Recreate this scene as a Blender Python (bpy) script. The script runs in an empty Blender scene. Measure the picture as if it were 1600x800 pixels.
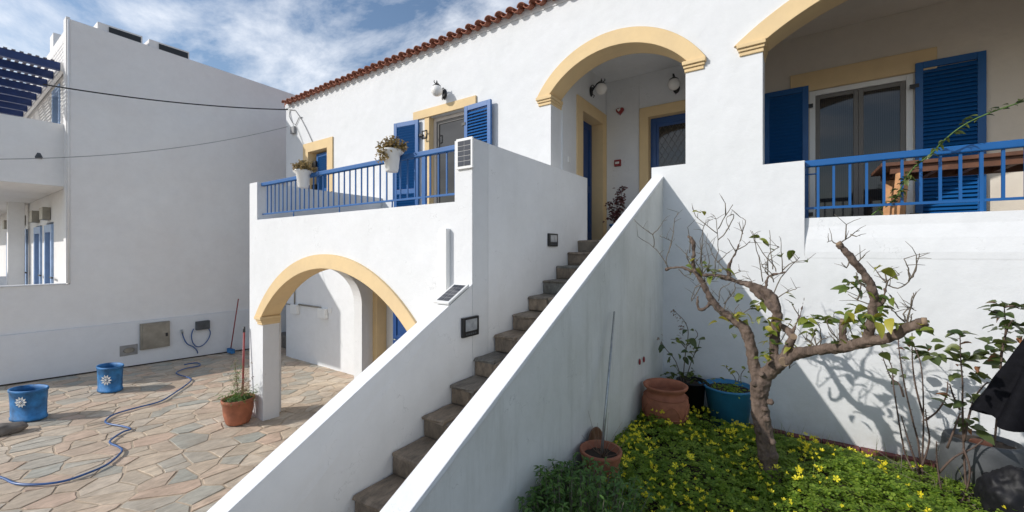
import bpy, bmesh, math, random
from mathutils import Vector, Matrix, noise
random.seed(7)
R = math.radians
PI = math.pi
scene = bpy.context.scene
col = scene.collection

# ------------------------------------------------------------------ camera
H0, FPX, EYE = 392.0, 640.0, 2.67          # horizon row, focal length in px of a 1600 px frame, eye height
TH = R(34.5)
SN, CS = math.sin(TH), math.cos(TH)
cam = bpy.data.cameras.new('camera')
cam_ob = bpy.data.objects.new('camera', cam)
col.objects.link(cam_ob)
cam_ob.location = (0, 0, EYE)
cam_ob.rotation_euler = (R(90), 0, TH)
cam.sensor_width = 36
cam.lens = FPX / 1600 * 36
cam.shift_y = -8 / 1600
cam.clip_start = 0.05
cam.clip_end = 3000
scene.camera = cam_ob

# ------------------------------------------------------------------ sky and sun
SUN = Vector((-0.84, -1.0, 0.80)).normalized()      # towards the sun
elev = math.asin(SUN.z)
world = bpy.data.worlds.new('World')
scene.world = world
world.use_nodes = True
wn, wl = world.node_tree.nodes, world.node_tree.links
wn.clear()
wout = wn.new('ShaderNodeOutputWorld')
wbg = wn.new('ShaderNodeBackground')
sky = wn.new('ShaderNodeTexSky')
sky.sky_type = 'NISHITA'
sky.sun_disc = False
sky.sun_elevation = elev
sky.sun_rotation = math.atan2(SUN.x, SUN.y)
sky.air_density = 1.15
sky.dust_density = 1.0
sky.ozone_density = 2.6
wbg.inputs['Strength'].default_value = 0.125
tc = wn.new('ShaderNodeTexCoord')
sep = wn.new('ShaderNodeSeparateXYZ')
wl.new(tc.outputs['Generated'], sep.inputs[0])
zz = wn.new('ShaderNodeMath'); zz.operation = 'MAXIMUM'; zz.inputs[1].default_value = 0.0
wl.new(sep.outputs['Z'], zz.inputs[0])
za = wn.new('ShaderNodeMath'); za.operation = 'ADD'; za.inputs[1].default_value = 0.22
wl.new(zz.outputs[0], za.inputs[0])
dv = []
for ax in 'XY':
    d = wn.new('ShaderNodeMath'); d.operation = 'DIVIDE'
    wl.new(sep.outputs[ax], d.inputs[0]); wl.new(za.outputs[0], d.inputs[1]); dv.append(d)
cmb = wn.new('ShaderNodeCombineXYZ')
wl.new(dv[0].outputs[0], cmb.inputs[0]); wl.new(dv[1].outputs[0], cmb.inputs[1])
n1 = wn.new('ShaderNodeTexNoise'); n1.inputs['Scale'].default_value = 2.3; n1.inputs['Detail'].default_value = 9
n1.inputs['Roughness'].default_value = 0.62; n1.inputs['Distortion'].default_value = 0.25
mpn = wn.new('ShaderNodeMapping'); mpn.inputs['Location'].default_value = (3.1, 1.4, 0.0)
mpn.inputs['Scale'].default_value = (1.0, 1.5, 1.0); mpn.inputs['Rotation'].default_value = (0, 0, R(20))
wl.new(cmb.outputs[0], mpn.inputs[0]); wl.new(mpn.outputs[0], n1.inputs['Vector'])
rmp = wn.new('ShaderNodeValToRGB')
rmp.color_ramp.elements[0].position = 0.42; rmp.color_ramp.elements[0].color = (0, 0, 0, 1)
rmp.color_ramp.elements[1].position = 0.74; rmp.color_ramp.elements[1].color = (0.95, 0.95, 0.95, 1)
# clouds thicken towards the horizon and thin out overhead
hz = wn.new('ShaderNodeMath'); hz.operation = 'MULTIPLY_ADD'; hz.inputs[1].default_value = -0.16; hz.inputs[2].default_value = 0.05
wl.new(zz.outputs[0], hz.inputs[0])
hs_ = wn.new('ShaderNodeMath'); hs_.operation = 'ADD'
wl.new(n1.outputs['Fac'], hs_.inputs[0]); wl.new(hz.outputs[0], hs_.inputs[1]); wl.new(hs_.outputs[0], rmp.inputs[0])
mixc = wn.new('ShaderNodeMix'); mixc.data_type = 'RGBA'
wl.new(rmp.outputs[0], mixc.inputs[0])
wl.new(sky.outputs[0], mixc.inputs[6])
mixc.inputs[7].default_value = (8.0, 8.25, 8.7, 1)
wl.new(mixc.outputs[2], wbg.inputs['Color'])
wl.new(wbg.outputs[0], wout.inputs[0])

sun = bpy.data.lights.new('sun', 'SUN')
sun.energy = 3.2
sun.angle = R(0.53)
sun.color = (1.0, 0.965, 0.92)
sun_ob = bpy.data.objects.new('sun', sun)
sun_ob.rotation_euler = SUN.to_track_quat('Z', 'Y').to_euler()
sun_ob.location = (-20, -24, 20)
col.objects.link(sun_ob)

scene.view_settings.view_transform = 'Standard'
scene.view_settings.look = 'None'
scene.view_settings.exposure = 0.12
scene.view_settings.gamma = 1.0
scene.render.engine = 'CYCLES'
scene.cycles.max_bounces = 8
scene.cycles.diffuse_bounces = 5

# ------------------------------------------------------------------ points measured in the photograph
def onY(px, py, Y):
    k = (px - 800) / FPX
    X = Y * (k * CS - SN) / (CS + k * SN)
    D = Y * CS - X * SN
    return Vector((X, Y, EYE + (H0 - py) * D / FPX))
def onX(px, py, X):
    k = (px - 800) / FPX
    Y = X * (CS + k * SN) / (k * CS - SN)
    D = Y * CS - X * SN
    return Vector((X, Y, EYE + (H0 - py) * D / FPX))
def onZ(px, py, Z):
    D = (Z - EYE) * FPX / (H0 - py)
    q = (px - 800) / FPX * D
    return Vector((q * CS - D * SN, D * CS + q * SN, Z))
def court_z(Y): return 0.12 - 0.035 * Y
def onG(px, py):
    Z = 0
    for _ in range(20):
        p = onZ(px, py, Z); Z = court_z(p.y)
    return Vector((p.x, p.y, Z))

# ------------------------------------------------------------------ materials
def newmat(name):
    m = bpy.data.materials.new(name)
    m.use_nodes = True
    return m, m.node_tree.nodes, m.node_tree.links, m.node_tree.nodes['Principled BSDF']
def noise_node(n, l, scale, detail=4, rough=0.55, coord='Object', stretch=None):
    t = n.new('ShaderNodeTexCoord')
    x = n.new('ShaderNodeTexNoise')
    x.inputs['Scale'].default_value = scale; x.inputs['Detail'].default_value = detail
    x.inputs['Roughness'].default_value = rough
    if stretch:
        mp = n.new('ShaderNodeMapping'); mp.inputs['Scale'].default_value = stretch
        l.new(t.outputs[coord], mp.inputs[0]); l.new(mp.outputs[0], x.inputs['Vector'])
    else:
        l.new(t.outputs[coord], x.inputs['Vector'])
    return x
def ramp(n, l, src, stops):
    r = n.new('ShaderNodeValToRGB')
    e = r.color_ramp.elements
    while len(e) < len(stops): e.new(0.5)
    for i, (p, c) in enumerate(stops):
        e[i].position = p
        e[i].color = (c, c, c, 1) if not hasattr(c, '__len__') else (*c, 1)
    l.new(src, r.inputs[0])
    return r
def mixcol(n, l, fac, a, b, mode='MIX'):
    m = n.new('ShaderNodeMix'); m.data_type = 'RGBA'; m.blend_type = mode
    for i, v in ((0, fac), (6, a), (7, b)):
        if hasattr(v, 'links') or hasattr(v, 'is_linked'): l.new(v, m.inputs[i])
        elif i == 0: m.inputs[0].default_value = v
        else: m.inputs[i].default_value = (*v, 1)
    return m.outputs[2]
def bump(n, l, bs, h, strength=0.3, dist=0.01):
    b = n.new('ShaderNodeBump'); b.inputs['Strength'].default_value = strength; b.inputs['Distance'].default_value = dist
    l.new(h, b.inputs['Height']); l.new(b.outputs[0], bs.inputs['Normal'])
    return b
def simple(name, c, rough=0.6, var=0.12, scale=6, bmp=0.0, metal=0.0, bscale=60, spec=0.5):
    m, n, l, bs = newmat(name)
    bs.inputs['Roughness'].default_value = rough
    bs.inputs['Metallic'].default_value = metal
    bs.inputs['Specular IOR Level'].default_value = spec
    x = noise_node(n, l, scale, 5)
    r = ramp(n, l, x.outputs['Fac'], [(0.3, 0.0), (0.7, 1.0)])
    out = mixcol(n, l, r.outputs[0], tuple(v * (1 - var) for v in c), tuple(min(1, v * (1 + var)) for v in c))
    l.new(out, bs.inputs['Base Color'])
    if bmp:
        y = noise_node(n, l, bscale, 4)
        bump(n, l, bs, y.outputs['Fac'], bmp, 0.005)
    return m

def plaster(name, base, stain=(0.45, 0.45, 0.42), amount=0.25, streak=0.0, foot=None, relief=0.22):
    m, n, l, bs = newmat(name)
    bs.inputs['Roughness'].default_value = 0.85
    bs.inputs['Specular IOR Level'].default_value = 0.15
    big = noise_node(n, l, 0.7, 6, 0.65, 'Object')
    r = ramp(n, l, big.outputs['Fac'], [(0.42, 0.0), (0.66, amount)])
    c = mixcol(n, l, r.outputs[0], base, stain)
    mott = noise_node(n, l, 5.0, 7, 0.7)
    rm = ramp(n, l, mott.outputs['Fac'], [(0.35, 0.955), (0.65, 1.0)])
    c = mixcol(n, l, 1.0, c, rm.outputs[0], 'MULTIPLY')
    if streak:
        st = noise_node(n, l, 3.2, 6, 0.7, 'Object', (1.6, 1.6, 0.22))
        rs = ramp(n, l, st.outputs['Fac'], [(0.5, 0.0), (0.72, streak)])
        c = mixcol(n, l, rs.outputs[0], c, (0.42, 0.42, 0.37))
        cr = n.new('ShaderNodeTexVoronoi'); cr.feature = 'DISTANCE_TO_EDGE'; cr.inputs['Scale'].default_value = 1.5
        tt = n.new('ShaderNodeTexCoord')
        wb = noise_node(n, l, 3.0, 5)
        ad = n.new('ShaderNodeVectorMath'); ad.operation = 'ADD'
        l.new(tt.outputs['Object'], ad.inputs[0]); l.new(wb.outputs['Color'], ad.inputs[1])
        l.new(ad.outputs[0], cr.inputs['Vector'])
        rc = ramp(n, l, cr.outputs['Distance'], [(0.0, 0.35), (0.006, 0.0)])
        msk = ramp(n, l, mott.outputs['Fac'], [(0.5, 0.0), (0.6, 1.0)])
        mm = n.new('ShaderNodeMath'); mm.operation = 'MULTIPLY'
        l.new(rc.outputs[0], mm.inputs[0]); l.new(msk.outputs[0], mm.inputs[1])
        c = mixcol(n, l, mm.outputs[0], c, (0.2, 0.2, 0.18))
    if foot is not None:          # rising damp and splashed soil along the foot of the wall
        g = n.new('ShaderNodeNewGeometry'); s = n.new('ShaderNodeSeparateXYZ'); l.new(g.outputs['Position'], s.inputs[0])
        mr = n.new('ShaderNodeMapRange'); mr.inputs[1].default_value = foot[1]; mr.inputs[2].default_value = foot[0]
        l.new(s.outputs['Z'], mr.inputs[0])
        fn = noise_node(n, l, 4.0, 6, 0.7)
        fr = ramp(n, l, fn.outputs['Fac'], [(0.35, 0.15), (0.7, 1.0)])
        gx = n.new('ShaderNodeMapRange'); gx.inputs[1].default_value = -1.7; gx.inputs[2].default_value = -1.45
        l.new(s.outputs['X'], gx.inputs[0])
        g1 = n.new('ShaderNodeMath'); g1.operation = 'MULTIPLY'
        l.new(mr.outputs[0], g1.inputs[0]); l.new(gx.outputs[0], g1.inputs[1])
        mm = n.new('ShaderNodeMath'); mm.operation = 'MULTIPLY'
        l.new(g1.outputs[0], mm.inputs[0]); l.new(fr.outputs[0], mm.inputs[1])
        m2 = n.new('ShaderNodeMath'); m2.operation = 'MULTIPLY'; m2.inputs[1].default_value = 0.55
        l.new(mm.outputs[0], m2.inputs[0])
        c = mixcol(n, l, m2.outputs[0], c, (0.42, 0.38, 0.30))
    l.new(c, bs.inputs['Base Color'])
    f = noise_node(n, l, 55, 6, 0.7); g2 = noise_node(n, l, 2.2, 4, 0.5)
    a = n.new('ShaderNodeMath'); a.operation = 'MULTIPLY_ADD'; a.inputs[1].default_value = 12.0
    l.new(g2.outputs['Fac'], a.inputs[0]); l.new(f.outputs['Fac'], a.inputs[2])
    bv = n.new('ShaderNodeBevel'); bv.inputs['Radius'].default_value = 0.012; bv.samples = 3
    b = bump(n, l, bs, a.outputs[0], relief, 0.008)
    l.new(bv.outputs[0], b.inputs['Normal'])
    return m

M = {}
M['white'] = plaster('white_plaster', (0.75, 0.757, 0.762), (0.60, 0.62, 0.60), amount=0.16, streak=0.04)
M['white_damp'] = plaster('white_plaster_damp_foot', (0.75, 0.757, 0.762), (0.60, 0.63, 0.60), amount=0.18, foot=(0.62, 1.35))
M['stair_white'] = plaster('weathered_white_plaster', (0.84, 0.845, 0.85), (0.66, 0.66, 0.64), 0.3, streak=0.06)
M['weathered'] = plaster('streaked_plaster', (0.76, 0.765, 0.74), (0.58, 0.585, 0.53), 0.6, streak=0.40, foot=(0.6, 1.2))
M['grey_white'] = plaster('neighbour_plaster', (0.84, 0.825, 0.805), (0.74, 0.69, 0.65), 0.3, relief=0.3)
M['plinth'] = plaster('repainted_plinth', (0.775, 0.785, 0.80), (0.68, 0.67, 0.66), 0.3)
M['cream_wall'] = plaster('cream_loggia_plaster', (0.72, 0.66, 0.57), (0.62, 0.56, 0.47), 0.3)
M['yellow'] = plaster('ochre_plaster', (0.78, 0.585, 0.325), (0.64, 0.49, 0.30), 0.6)
M['blue'] = simple('blue_gloss_paint', (0.006, 0.095, 0.30), 0.42, 0.08, 4, 0.1, bscale=30)
M['navy'] = simple('dark_blue_paint', (0.008, 0.06, 0.22), 0.4, 0.1, 4, 0.1)
M['pergola_blue'] = simple('pergola_blue_stain', (0.012, 0.035, 0.14), 0.5, 0.15)
M['pale_blue'] = simple('pale_blue_paint', (0.30, 0.42, 0.62), 0.5)
M['door_blue'] = simple('faded_blue_door_paint', (0.06, 0.14, 0.30), 0.5)
M['pot_blue'] = simple('blue_painted_terracotta', (0.022, 0.15, 0.36), 0.6, 0.55, 7, 0.3)
M['tub_blue'] = simple('faded_blue_plastic', (0.03, 0.19, 0.36), 0.45, 0.15)
M['terracotta'] = simple('terracotta', (0.33, 0.118, 0.062), 0.8, 0.25, 9, 0.25)
M['tile'] = simple('clay_roof_tile', (0.30, 0.115, 0.072), 0.85, 0.4, 7, 0.4)
M['maroon'] = simple('maroon_edging_tile', (0.16, 0.05, 0.045), 0.8, 0.35, 8, 0.4)
M['upvc'] = simple('white_upvc', (0.78, 0.78, 0.76), 0.35, 0.02)
M['cream'] = simple('cream_door_frame', (0.62, 0.56, 0.50), 0.45, 0.04)
M['black'] = simple('black_iron', (0.015, 0.015, 0.016), 0.4, 0.2)
M['blackbag'] = simple('black_plastic_sheet', (0.007, 0.007, 0.009), 0.55, 0.3, spec=0.3)
M['cloth'] = simple('black_woven_cloth', (0.005, 0.005, 0.007), 0.8, 0.3, 30, 0.3, spec=0.12)
M['grey_plastic'] = simple('grey_plastic', (0.085, 0.09, 0.095), 0.6, 0.3, spec=0.3)
M['grey_box'] = simple('grey_steel_box', (0.28, 0.26, 0.22), 0.45, 0.2, 5, 0.1, 0.4)
M['steel'] = simple('galvanised_steel', (0.40, 0.42, 0.42), 0.35, 0.2, 20, 0.1, 0.7)
M['cell'] = simple('solar_cell', (0.035, 0.04, 0.055), 0.18, 0.2)
M['soil'] = simple('dark_soil', (0.045, 0.032, 0.022), 0.95, 0.4, 12, 0.8, bscale=40)
M['mortar'] = simple('paving_mortar', (0.46, 0.37, 0.27), 0.95, 0.2, 6, 0.6, bscale=80)
M['grey_cement'] = simple('step_cement', (0.20, 0.17, 0.135), 0.95, 0.25, 8, 0.6)
M['rock'] = simple('river_rock', (0.16, 0.14, 0.12), 0.85, 0.3, 14, 0.6)
M['hose'] = simple('blue_garden_hose', (0.03, 0.10, 0.28), 0.35, 0.15)
M['wood_pale'] = simple('pale_pine', (0.50, 0.26, 0.12), 0.6, 0.2, 9)
M['wood_dark'] = simple('dark_brown_wood', (0.13, 0.055, 0.028), 0.6, 0.3, 9)
M['red'] = simple('red_plastic', (0.26, 0.03, 0.03), 0.5, 0.15)
M['petal_white'] = simple('white_paint_flower', (0.75, 0.74, 0.70), 0.6, 0.05)
M['cable'] = simple('black_cable', (0.02, 0.02, 0.02), 0.6, 0.1)
M['grey_cable'] = simple('grey_cable', (0.30, 0.30, 0.30), 0.6, 0.1)
M['concrete'] = simple('grey_concrete', (0.30, 0.29, 0.28), 0.9, 0.15, 6, 0.4)
M['ground'] = simple('dry_earth', (0.22, 0.19, 0.15), 0.95, 0.25, 3, 0.6)
def globe_mat():
    m, n, l, bs = newmat('opal_glass_globe')
    bs.inputs['Base Color'].default_value = (0.86, 0.84, 0.80, 1)
    bs.inputs['Roughness'].default_value = 0.22
    bs.inputs['Subsurface Weight'].default_value = 0.25
    bs.inputs['Subsurface Radius'].default_value = (0.05, 0.05, 0.05)
    return m
M['globe'] = globe_mat()
def glass_mat():
    m, n, l, bs = newmat('dark_window_glass')
    x = noise_node(n, l, 1.3, 3)
    c = mixcol(n, l, x.outputs['Fac'], (0.012, 0.013, 0.014), (0.035, 0.036, 0.038))
    l.new(c, bs.inputs['Base Color'])
    bs.inputs['Roughness'].default_value = 0.03
    bs.inputs['IOR'].default_value = 1.55
    return m
M['glass'] = glass_mat()
def curtain_glass():
    m, n, l, bs = newmat('glass_over_net_curtain')
    w = n.new('ShaderNodeTexWave'); w.inputs['Scale'].default_value = 14; w.inputs['Distortion'].default_value = 1.5
    t = n.new('ShaderNodeTexCoord'); l.new(t.outputs['Object'], w.inputs['Vector'])
    c = mixcol(n, l, w.outputs['Fac'], (0.022, 0.022, 0.024), (0.04, 0.04, 0.042))
    l.new(c, bs.inputs['Base Color'])
    bs.inputs['Roughness'].default_value = 0.04
    bs.inputs['IOR'].default_value = 1.55
    return m
M['glass_net'] = curtain_glass()
def stone_mat(name, stops, rough=0.75, dark=1.0, con=(0.62, 1.22)):
    m, n, l, bs = newmat(name)
    at = n.new('ShaderNodeAttribute'); at.attribute_name = 'tint'
    r = ramp(n, l, at.outputs['Fac'], stops)
    r.color_ramp.interpolation = 'LINEAR'
    x = noise_node(n, l, 7, 8, 0.75, 'Object', (2.2, 0.8, 1))
    rr = ramp(n, l, x.outputs['Fac'], [(0.3, con[0]), (0.7, con[1])])
    c = mixcol(n, l, 1.0, r.outputs[0], rr.outputs[0], 'MULTIPLY')
    y = noise_node(n, l, 1.6, 5, 0.6)
    ry = ramp(n, l, y.outputs['Fac'], [(0.4, 0.0), (0.7, 0.45)])
    c = mixcol(n, l, ry.outputs[0], c, tuple(v * dark for v in (0.27, 0.20, 0.14)))
    l.new(c, bs.inputs['Base Color'])
    bs.inputs['Roughness'].default_value = rough
    z = noise_node(n, l, 18, 8, 0.75, 'Object', (1.5, 0.7, 1))
    bump(n, l, bs, z.outputs['Fac'], 0.55, 0.012)
    return m
M['paving'] = stone_mat('crazy_paving_stone', [(0.0, (0.58, 0.46, 0.34)), (0.2, (0.66, 0.54, 0.40)), (0.36, (0.63, 0.46, 0.34)), (0.5, (0.54, 0.45, 0.34)), (0.7, (0.69, 0.58, 0.45)), (0.88, (0.49, 0.45, 0.37)), (1.0, (0.42, 0.42, 0.36))])
M['step'] = stone_mat('brown_step_stone', [(0.0, (0.21, 0.165, 0.12)), (0.3, (0.27, 0.21, 0.155)), (0.55, (0.17, 0.175, 0.16)), (0.8, (0.31, 0.235, 0.165)), (1.0, (0.20, 0.18, 0.15))], 0.55, 0.5, (0.35, 1.5))
def bark_mat():
    m, n, l, bs = newmat('lemon_tree_bark')
    x = noise_node(n, l, 16, 8, 0.7, 'Object', (1, 1, 0.35))
    c = ramp(n, l, x.outputs['Fac'], [(0.3, (0.045, 0.030, 0.022)), (0.52, (0.135, 0.095, 0.072)), (0.75, (0.23, 0.17, 0.135))])
    l.new(c.outputs[0], bs.inputs['Base Color'])
    bs.inputs['Roughness'].default_value = 0.85
    z = noise_node(n, l, 45, 8, 0.75, 'Object', (1, 1, 0.3))
    bump(n, l, bs, z.outputs['Fac'], 0.8, 0.012)
    return m
M['bark'] = bark_mat()
M['greige'] = simple('screened_sash', (0.17, 0.16, 0.15), 0.5, 0.05)
M['lens'] = simple('floodlight_lens', (0.34, 0.36, 0.38), 0.15, 0.25, 14)
M['cutwood'] = simple('sawn_branch_end', (0.24, 0.17, 0.11), 0.85, 0.2, 30, 0.3)
M['twig'] = simple('twig_bark', (0.15, 0.125, 0.095), 0.85, 0.3, 20)
M['cane'] = simple('rose_cane', (0.10, 0.065, 0.05), 0.75, 0.3, 20)
def leaf_mat(name, a, b, rough=0.45, trans=0.25, perobj=False):
    m, n, l, bs = newmat(name)
    g = n.new('ShaderNodeObjectInfo') if perobj else n.new('ShaderNodeNewGeometry')
    src = g.outputs['Random'] if perobj else g.outputs['Random Per Island']
    r = ramp(n, l, src, [(0.0, a), (0.55, tuple((p + q) / 2 for p, q in zip(a, b))), (1.0, b)])
    l.new(r.outputs[0], bs.inputs['Base Color'])
    bs.inputs['Roughness'].default_value = rough
    tr = n.new('ShaderNodeBsdfTranslucent'); mx = n.new('ShaderNodeMixShader')
    tc_ = mixcol(n, l, 0.6, r.outputs[0], tuple(min(1, v * 2.2) for v in b))
    l.new(tc_, tr.inputs[0])
    mx.inputs[0].default_value = trans
    l.new(bs.outputs[0], mx.inputs[1]); l.new(tr.outputs[0], mx.inputs[2])
    l.new(mx.outputs[0], n['Material Output'].inputs[0])
    return m
M['clover'] = leaf_mat('wood_sorrel_leaf', (0.075, 0.155, 0.015), (0.29, 0.39, 0.045), 0.6, 0.42)
M['flower'] = leaf_mat('yellow_sorrel_petal', (0.80, 0.66, 0.015), (0.95, 0.85, 0.05), 0.6, 0.3)
M['shrub'] = leaf_mat('shrub_leaf', (0.04, 0.10, 0.018), (0.13, 0.24, 0.04), 0.5, 0.2)
M['lemon'] = leaf_mat('lemon_leaf', (0.035, 0.075, 0.016), (0.20, 0.235, 0.035), 0.35, 0.2, True)
M['lemon_yellow'] = leaf_mat('yellowing_leaf', (0.10, 0.16, 0.025), (0.42, 0.37, 0.05), 0.45, 0.3, True)
M['rose'] = leaf_mat('rose_leaf', (0.03, 0.058, 0.018), (0.13, 0.155, 0.04), 0.4, 0.2, True)
M['rose_dry'] = leaf_mat('dry_rose_leaf', (0.16, 0.07, 0.04), (0.30, 0.13, 0.05), 0.6, 0.2, True)
M['succulent'] = leaf_mat('succulent_leaf', (0.20, 0.16, 0.05), (0.42, 0.30, 0.14), 0.5, 0.15)
M['geranium'] = leaf_mat('dark_red_geranium', (0.07, 0.03, 0.03), (0.18, 0.06, 0.06), 0.6, 0.15)
M['grass'] = leaf_mat('grass_blade', (0.06, 0.11, 0.02), (0.28, 0.30, 0.09), 0.6, 0.3)
M['dry'] = leaf_mat('dry_seed_heads', (0.16, 0.11, 0.07), (0.30, 0.20, 0.13), 0.8, 0.1)

# ------------------------------------------------------------------ object helpers
def props(o, label=None, cat=None, group=None, kind=None):
    if label: o['label'] = label
    if cat: o['category'] = cat
    if group: o['group'] = group
    if kind: o['kind'] = kind
    return o
def empty(name, loc, label=None, cat=None, group=None, rz=0, kind=None):
    o = bpy.data.objects.new(name, None)
    o.empty_display_size = 0.2
    o.location = loc; o.rotation_euler = (0, 0, rz)
    col.objects.link(o)
    o['world_off'] = [float(v) for v in loc]
    return props(o, label, cat, group, kind)
def off_of(parent):
    p = parent
    while p is not None and p.parent is not None: p = p.parent
    if p is None or 'world_off' not in p: return Vector((0, 0, 0))
    return Vector(p['world_off'])
def link_mesh(name, me, mat, parent=None, local=False, loc=None):
    """loc: for things that are one mesh, the origin (verts are shifted)"""
    o = bpy.data.objects.new(name, me)
    if mat is not None and len(me.materials) == 0: me.materials.append(mat)
    col.objects.link(o)
    if parent is not None:
        o.parent = parent
        if not local:
            d = off_of(parent)
            if d.length > 0: me.transform(Matrix.Translation(-d))
    elif loc is not None:
        me.transform(Matrix.Translation(-Vector(loc))); o.location = loc
        o['world_off'] = [float(v) for v in loc]
    return o
class MB:
    def __init__(s): s.v = []; s.f = []; s.sm = []
    def add(s, vs, fs, smooth=False):
        b = len(s.v); s.v += [tuple(v) for v in vs]
        for f in fs: s.f.append(tuple(b + i for i in f)); s.sm.append(smooth)
        return s
    def box(s, x0, x1, y0, y1, z0, z1):
        vs = [(x, y, z) for x in (x0, x1) for y in (y0, y1) for z in (z0, z1)]
        return s.add(vs, [(0, 1, 3, 2), (4, 6, 7, 5), (0, 4, 5, 1), (2, 3, 7, 6), (0, 2, 6, 4), (1, 5, 7, 3)])
    def obox(s, c, sx, sy, sz, rot):
        vs = [Vector(c) + rot @ Vector((x * sx / 2, y * sy / 2, z * sz / 2)) for x in (-1, 1) for y in (-1, 1) for z in (-1, 1)]
        return s.add(vs, [(0, 1, 3, 2), (4, 6, 7, 5), (0, 4, 5, 1), (2, 3, 7, 6), (0, 2, 6, 4), (1, 5, 7, 3)])
    def tube(s, pts, r, seg=8, caps=True, smooth=True):
        pts = [Vector(p) for p in pts]
        rs = r if hasattr(r, '__len__') else [r] * len(pts)
        n = len(pts); vs = []
        t = (pts[1] - pts[0]).normalized()
        up = Vector((0, 0, 1)) if abs(t.z) < 0.9 else Vector((1, 0, 0))
        a = t.cross(up).normalized()
        for i in range(n):
            if i == 0: t = pts[1] - pts[0]
            elif i == n - 1: t = pts[-1] - pts[-2]
            else: t = (pts[i + 1] - pts[i - 1])
            if t.length < 1e-9: t = Vector((0, 0, 1))
            t.normalize()
            a = a - t * a.dot(t)
            if a.length < 1e-6: a = t.orthogonal()
            a.normalize(); b = t.cross(a)
            for k in range(seg):
                q = 2 * PI * k / seg
                vs.append(pts[i] + (a * math.cos(q) + b * math.sin(q)) * rs[i])
        fs = [(i * seg + k, i * seg + (k + 1) % seg, (i + 1) * seg + (k + 1) % seg, (i + 1) * seg + k) for i in range(n - 1) for k in range(seg)]
        s.add(vs, fs, smooth)
        if caps:
            b0 = len(s.v) - len(vs)
            s.f.append(tuple(b0 + k for k in reversed(range(seg)))); s.sm.append(False)
            s.f.append(tuple(b0 + (n - 1) * seg + k for k in range(seg))); s.sm.append(False)
        return s
    def lathe(s, prof, c=(0, 0, 0), seg=32, sx=1, sy=1, smooth=True):
        n = len(prof); vs = []
        for r, z in prof:
            for k in range(seg):
                q = 2 * PI * k / seg
                vs.append((c[0] + r * sx * math.cos(q), c[1] + r * sy * math.sin(q), c[2] + z))
        fs = [(i * seg + k, i * seg + (k + 1) % seg, (i + 1) * seg + (k + 1) % seg, (i + 1) * seg + k) for i in range(n - 1) for k in range(seg)]
        s.add(vs, fs, smooth)
        b0 = len(s.v) - len(vs)
        if prof[0][0] > 1e-4: s.f.append(tuple(b0 + k for k in reversed(range(seg)))); s.sm.append(False)
        if prof[-1][0] > 1e-4: s.f.append(tuple(b0 + (n - 1) * seg + k for k in range(seg))); s.sm.append(False)
        return s
    def sphere(s, c, r, seg=20, rings=12, sq=1):
        return s.lathe([(max(1e-5, r * math.sin(PI * i / rings)), -r * sq * math.cos(PI * i / rings)) for i in range(rings + 1)], c, seg)
    def prism(s, poly, axis, a, b):
        """poly in the plane across the axis, extruded from a to b"""
        def mp(u, v, w): return (w, u, v) if axis == 'X' else ((u, w, v) if axis == 'Y' else (u, v, w))
        n = len(poly)
        vs = [mp(u, v, a) for u, v in poly] + [mp(u, v, b) for u, v in poly]
        fs = [tuple(range(n)), tuple(reversed(range(n, 2 * n)))] + [(i, i + n, (i + 1) % n + n, (i + 1) % n) for i in range(n)]
        return s.add(vs, fs)
    def mesh(s, name):
        me = bpy.data.meshes.new(name)
        me.from_pydata(s.v, [], s.f)
        me.polygons.foreach_set('use_smooth', s.sm)
        bm = bmesh.new(); bm.from_mesh(me)
        bmesh.ops.recalc_face_normals(bm, faces=bm.faces)
        bm.to_mesh(me); bm.free()
        me.update()
        return me
    def build(s, name, mat, parent=None, local=False, loc=None, bevel=0.0):
        o = link_mesh(name, s.mesh(name), mat, parent, local, loc)
        if bevel:
            b = o.modifiers.new('bevel', 'BEVEL'); b.width = bevel; b.segments = 2; b.limit_method = 'ANGLE'; b.angle_limit = R(40)
        return o
def box(name, x0, x1, y0, y1, z0, z1, mat, parent=None, bevel=0.0, **k):
    return MB().box(x0, x1, y0, y1, z0, z1).build(name, mat, parent, bevel=bevel, **k)

def plate(name, axis, outer, holes, a, b, mat, parent=None, **k):
    """flat wall with openings: outline and holes in the plane across the axis, thickness from a to b"""
    cu = bpy.data.curves.new('tmp', 'CURVE'); cu.dimensions = '2D'; cu.fill_mode = 'BOTH'
    cu.extrude = (b - a) / 2
    for lp in [outer] + list(holes):
        sp = cu.splines.new('POLY'); sp.points.add(len(lp) - 1)
        for p, (u, v) in zip(sp.points, lp): p.co = (u, v, 0, 1)
        sp.use_cyclic_u = True
    ob = bpy.data.objects.new('tmp', cu)
    col.objects.link(ob)
    dg = bpy.context.evaluated_depsgraph_get()
    me = bpy.data.meshes.new_from_object(ob.evaluated_get(dg))
    bpy.data.objects.remove(ob); bpy.data.curves.remove(cu)
    mid = (a + b) / 2
    for v in me.vertices:
        u, w, t = v.co
        v.co = (mid + t, u, w) if axis == 'X' else ((u, mid + t, w) if axis == 'Y' else (u, w, mid + t))
    bm = bmesh.new(); bm.from_mesh(me)
    bmesh.ops.remove_doubles(bm, verts=bm.verts, dist=1e-5)
    bmesh.ops.recalc_face_normals(bm, faces=bm.faces)
    bm.to_mesh(me); bm.free()
    me.materials.clear()
    for p in me.polygons: p.use_smooth = False
    return link_mesh(name, me, mat, parent, **k)
def rect(u0, u1, v0, v1): return [(u0, v0), (u1, v0), (u1, v1), (u0, v1)]
def arc(cu, cv, r, z, n=40, half=None):
    """arc points of a circle above level z, from right to left"""
    a0 = math.asin(max(-1, min(1, (z - cv) / r)))
    return [(cu + r * math.cos(a0 + (PI - 2 * a0) * i / n), cv + r * math.sin(a0 + (PI - 2 * a0) * i / n)) for i in range(n + 1)]
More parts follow.
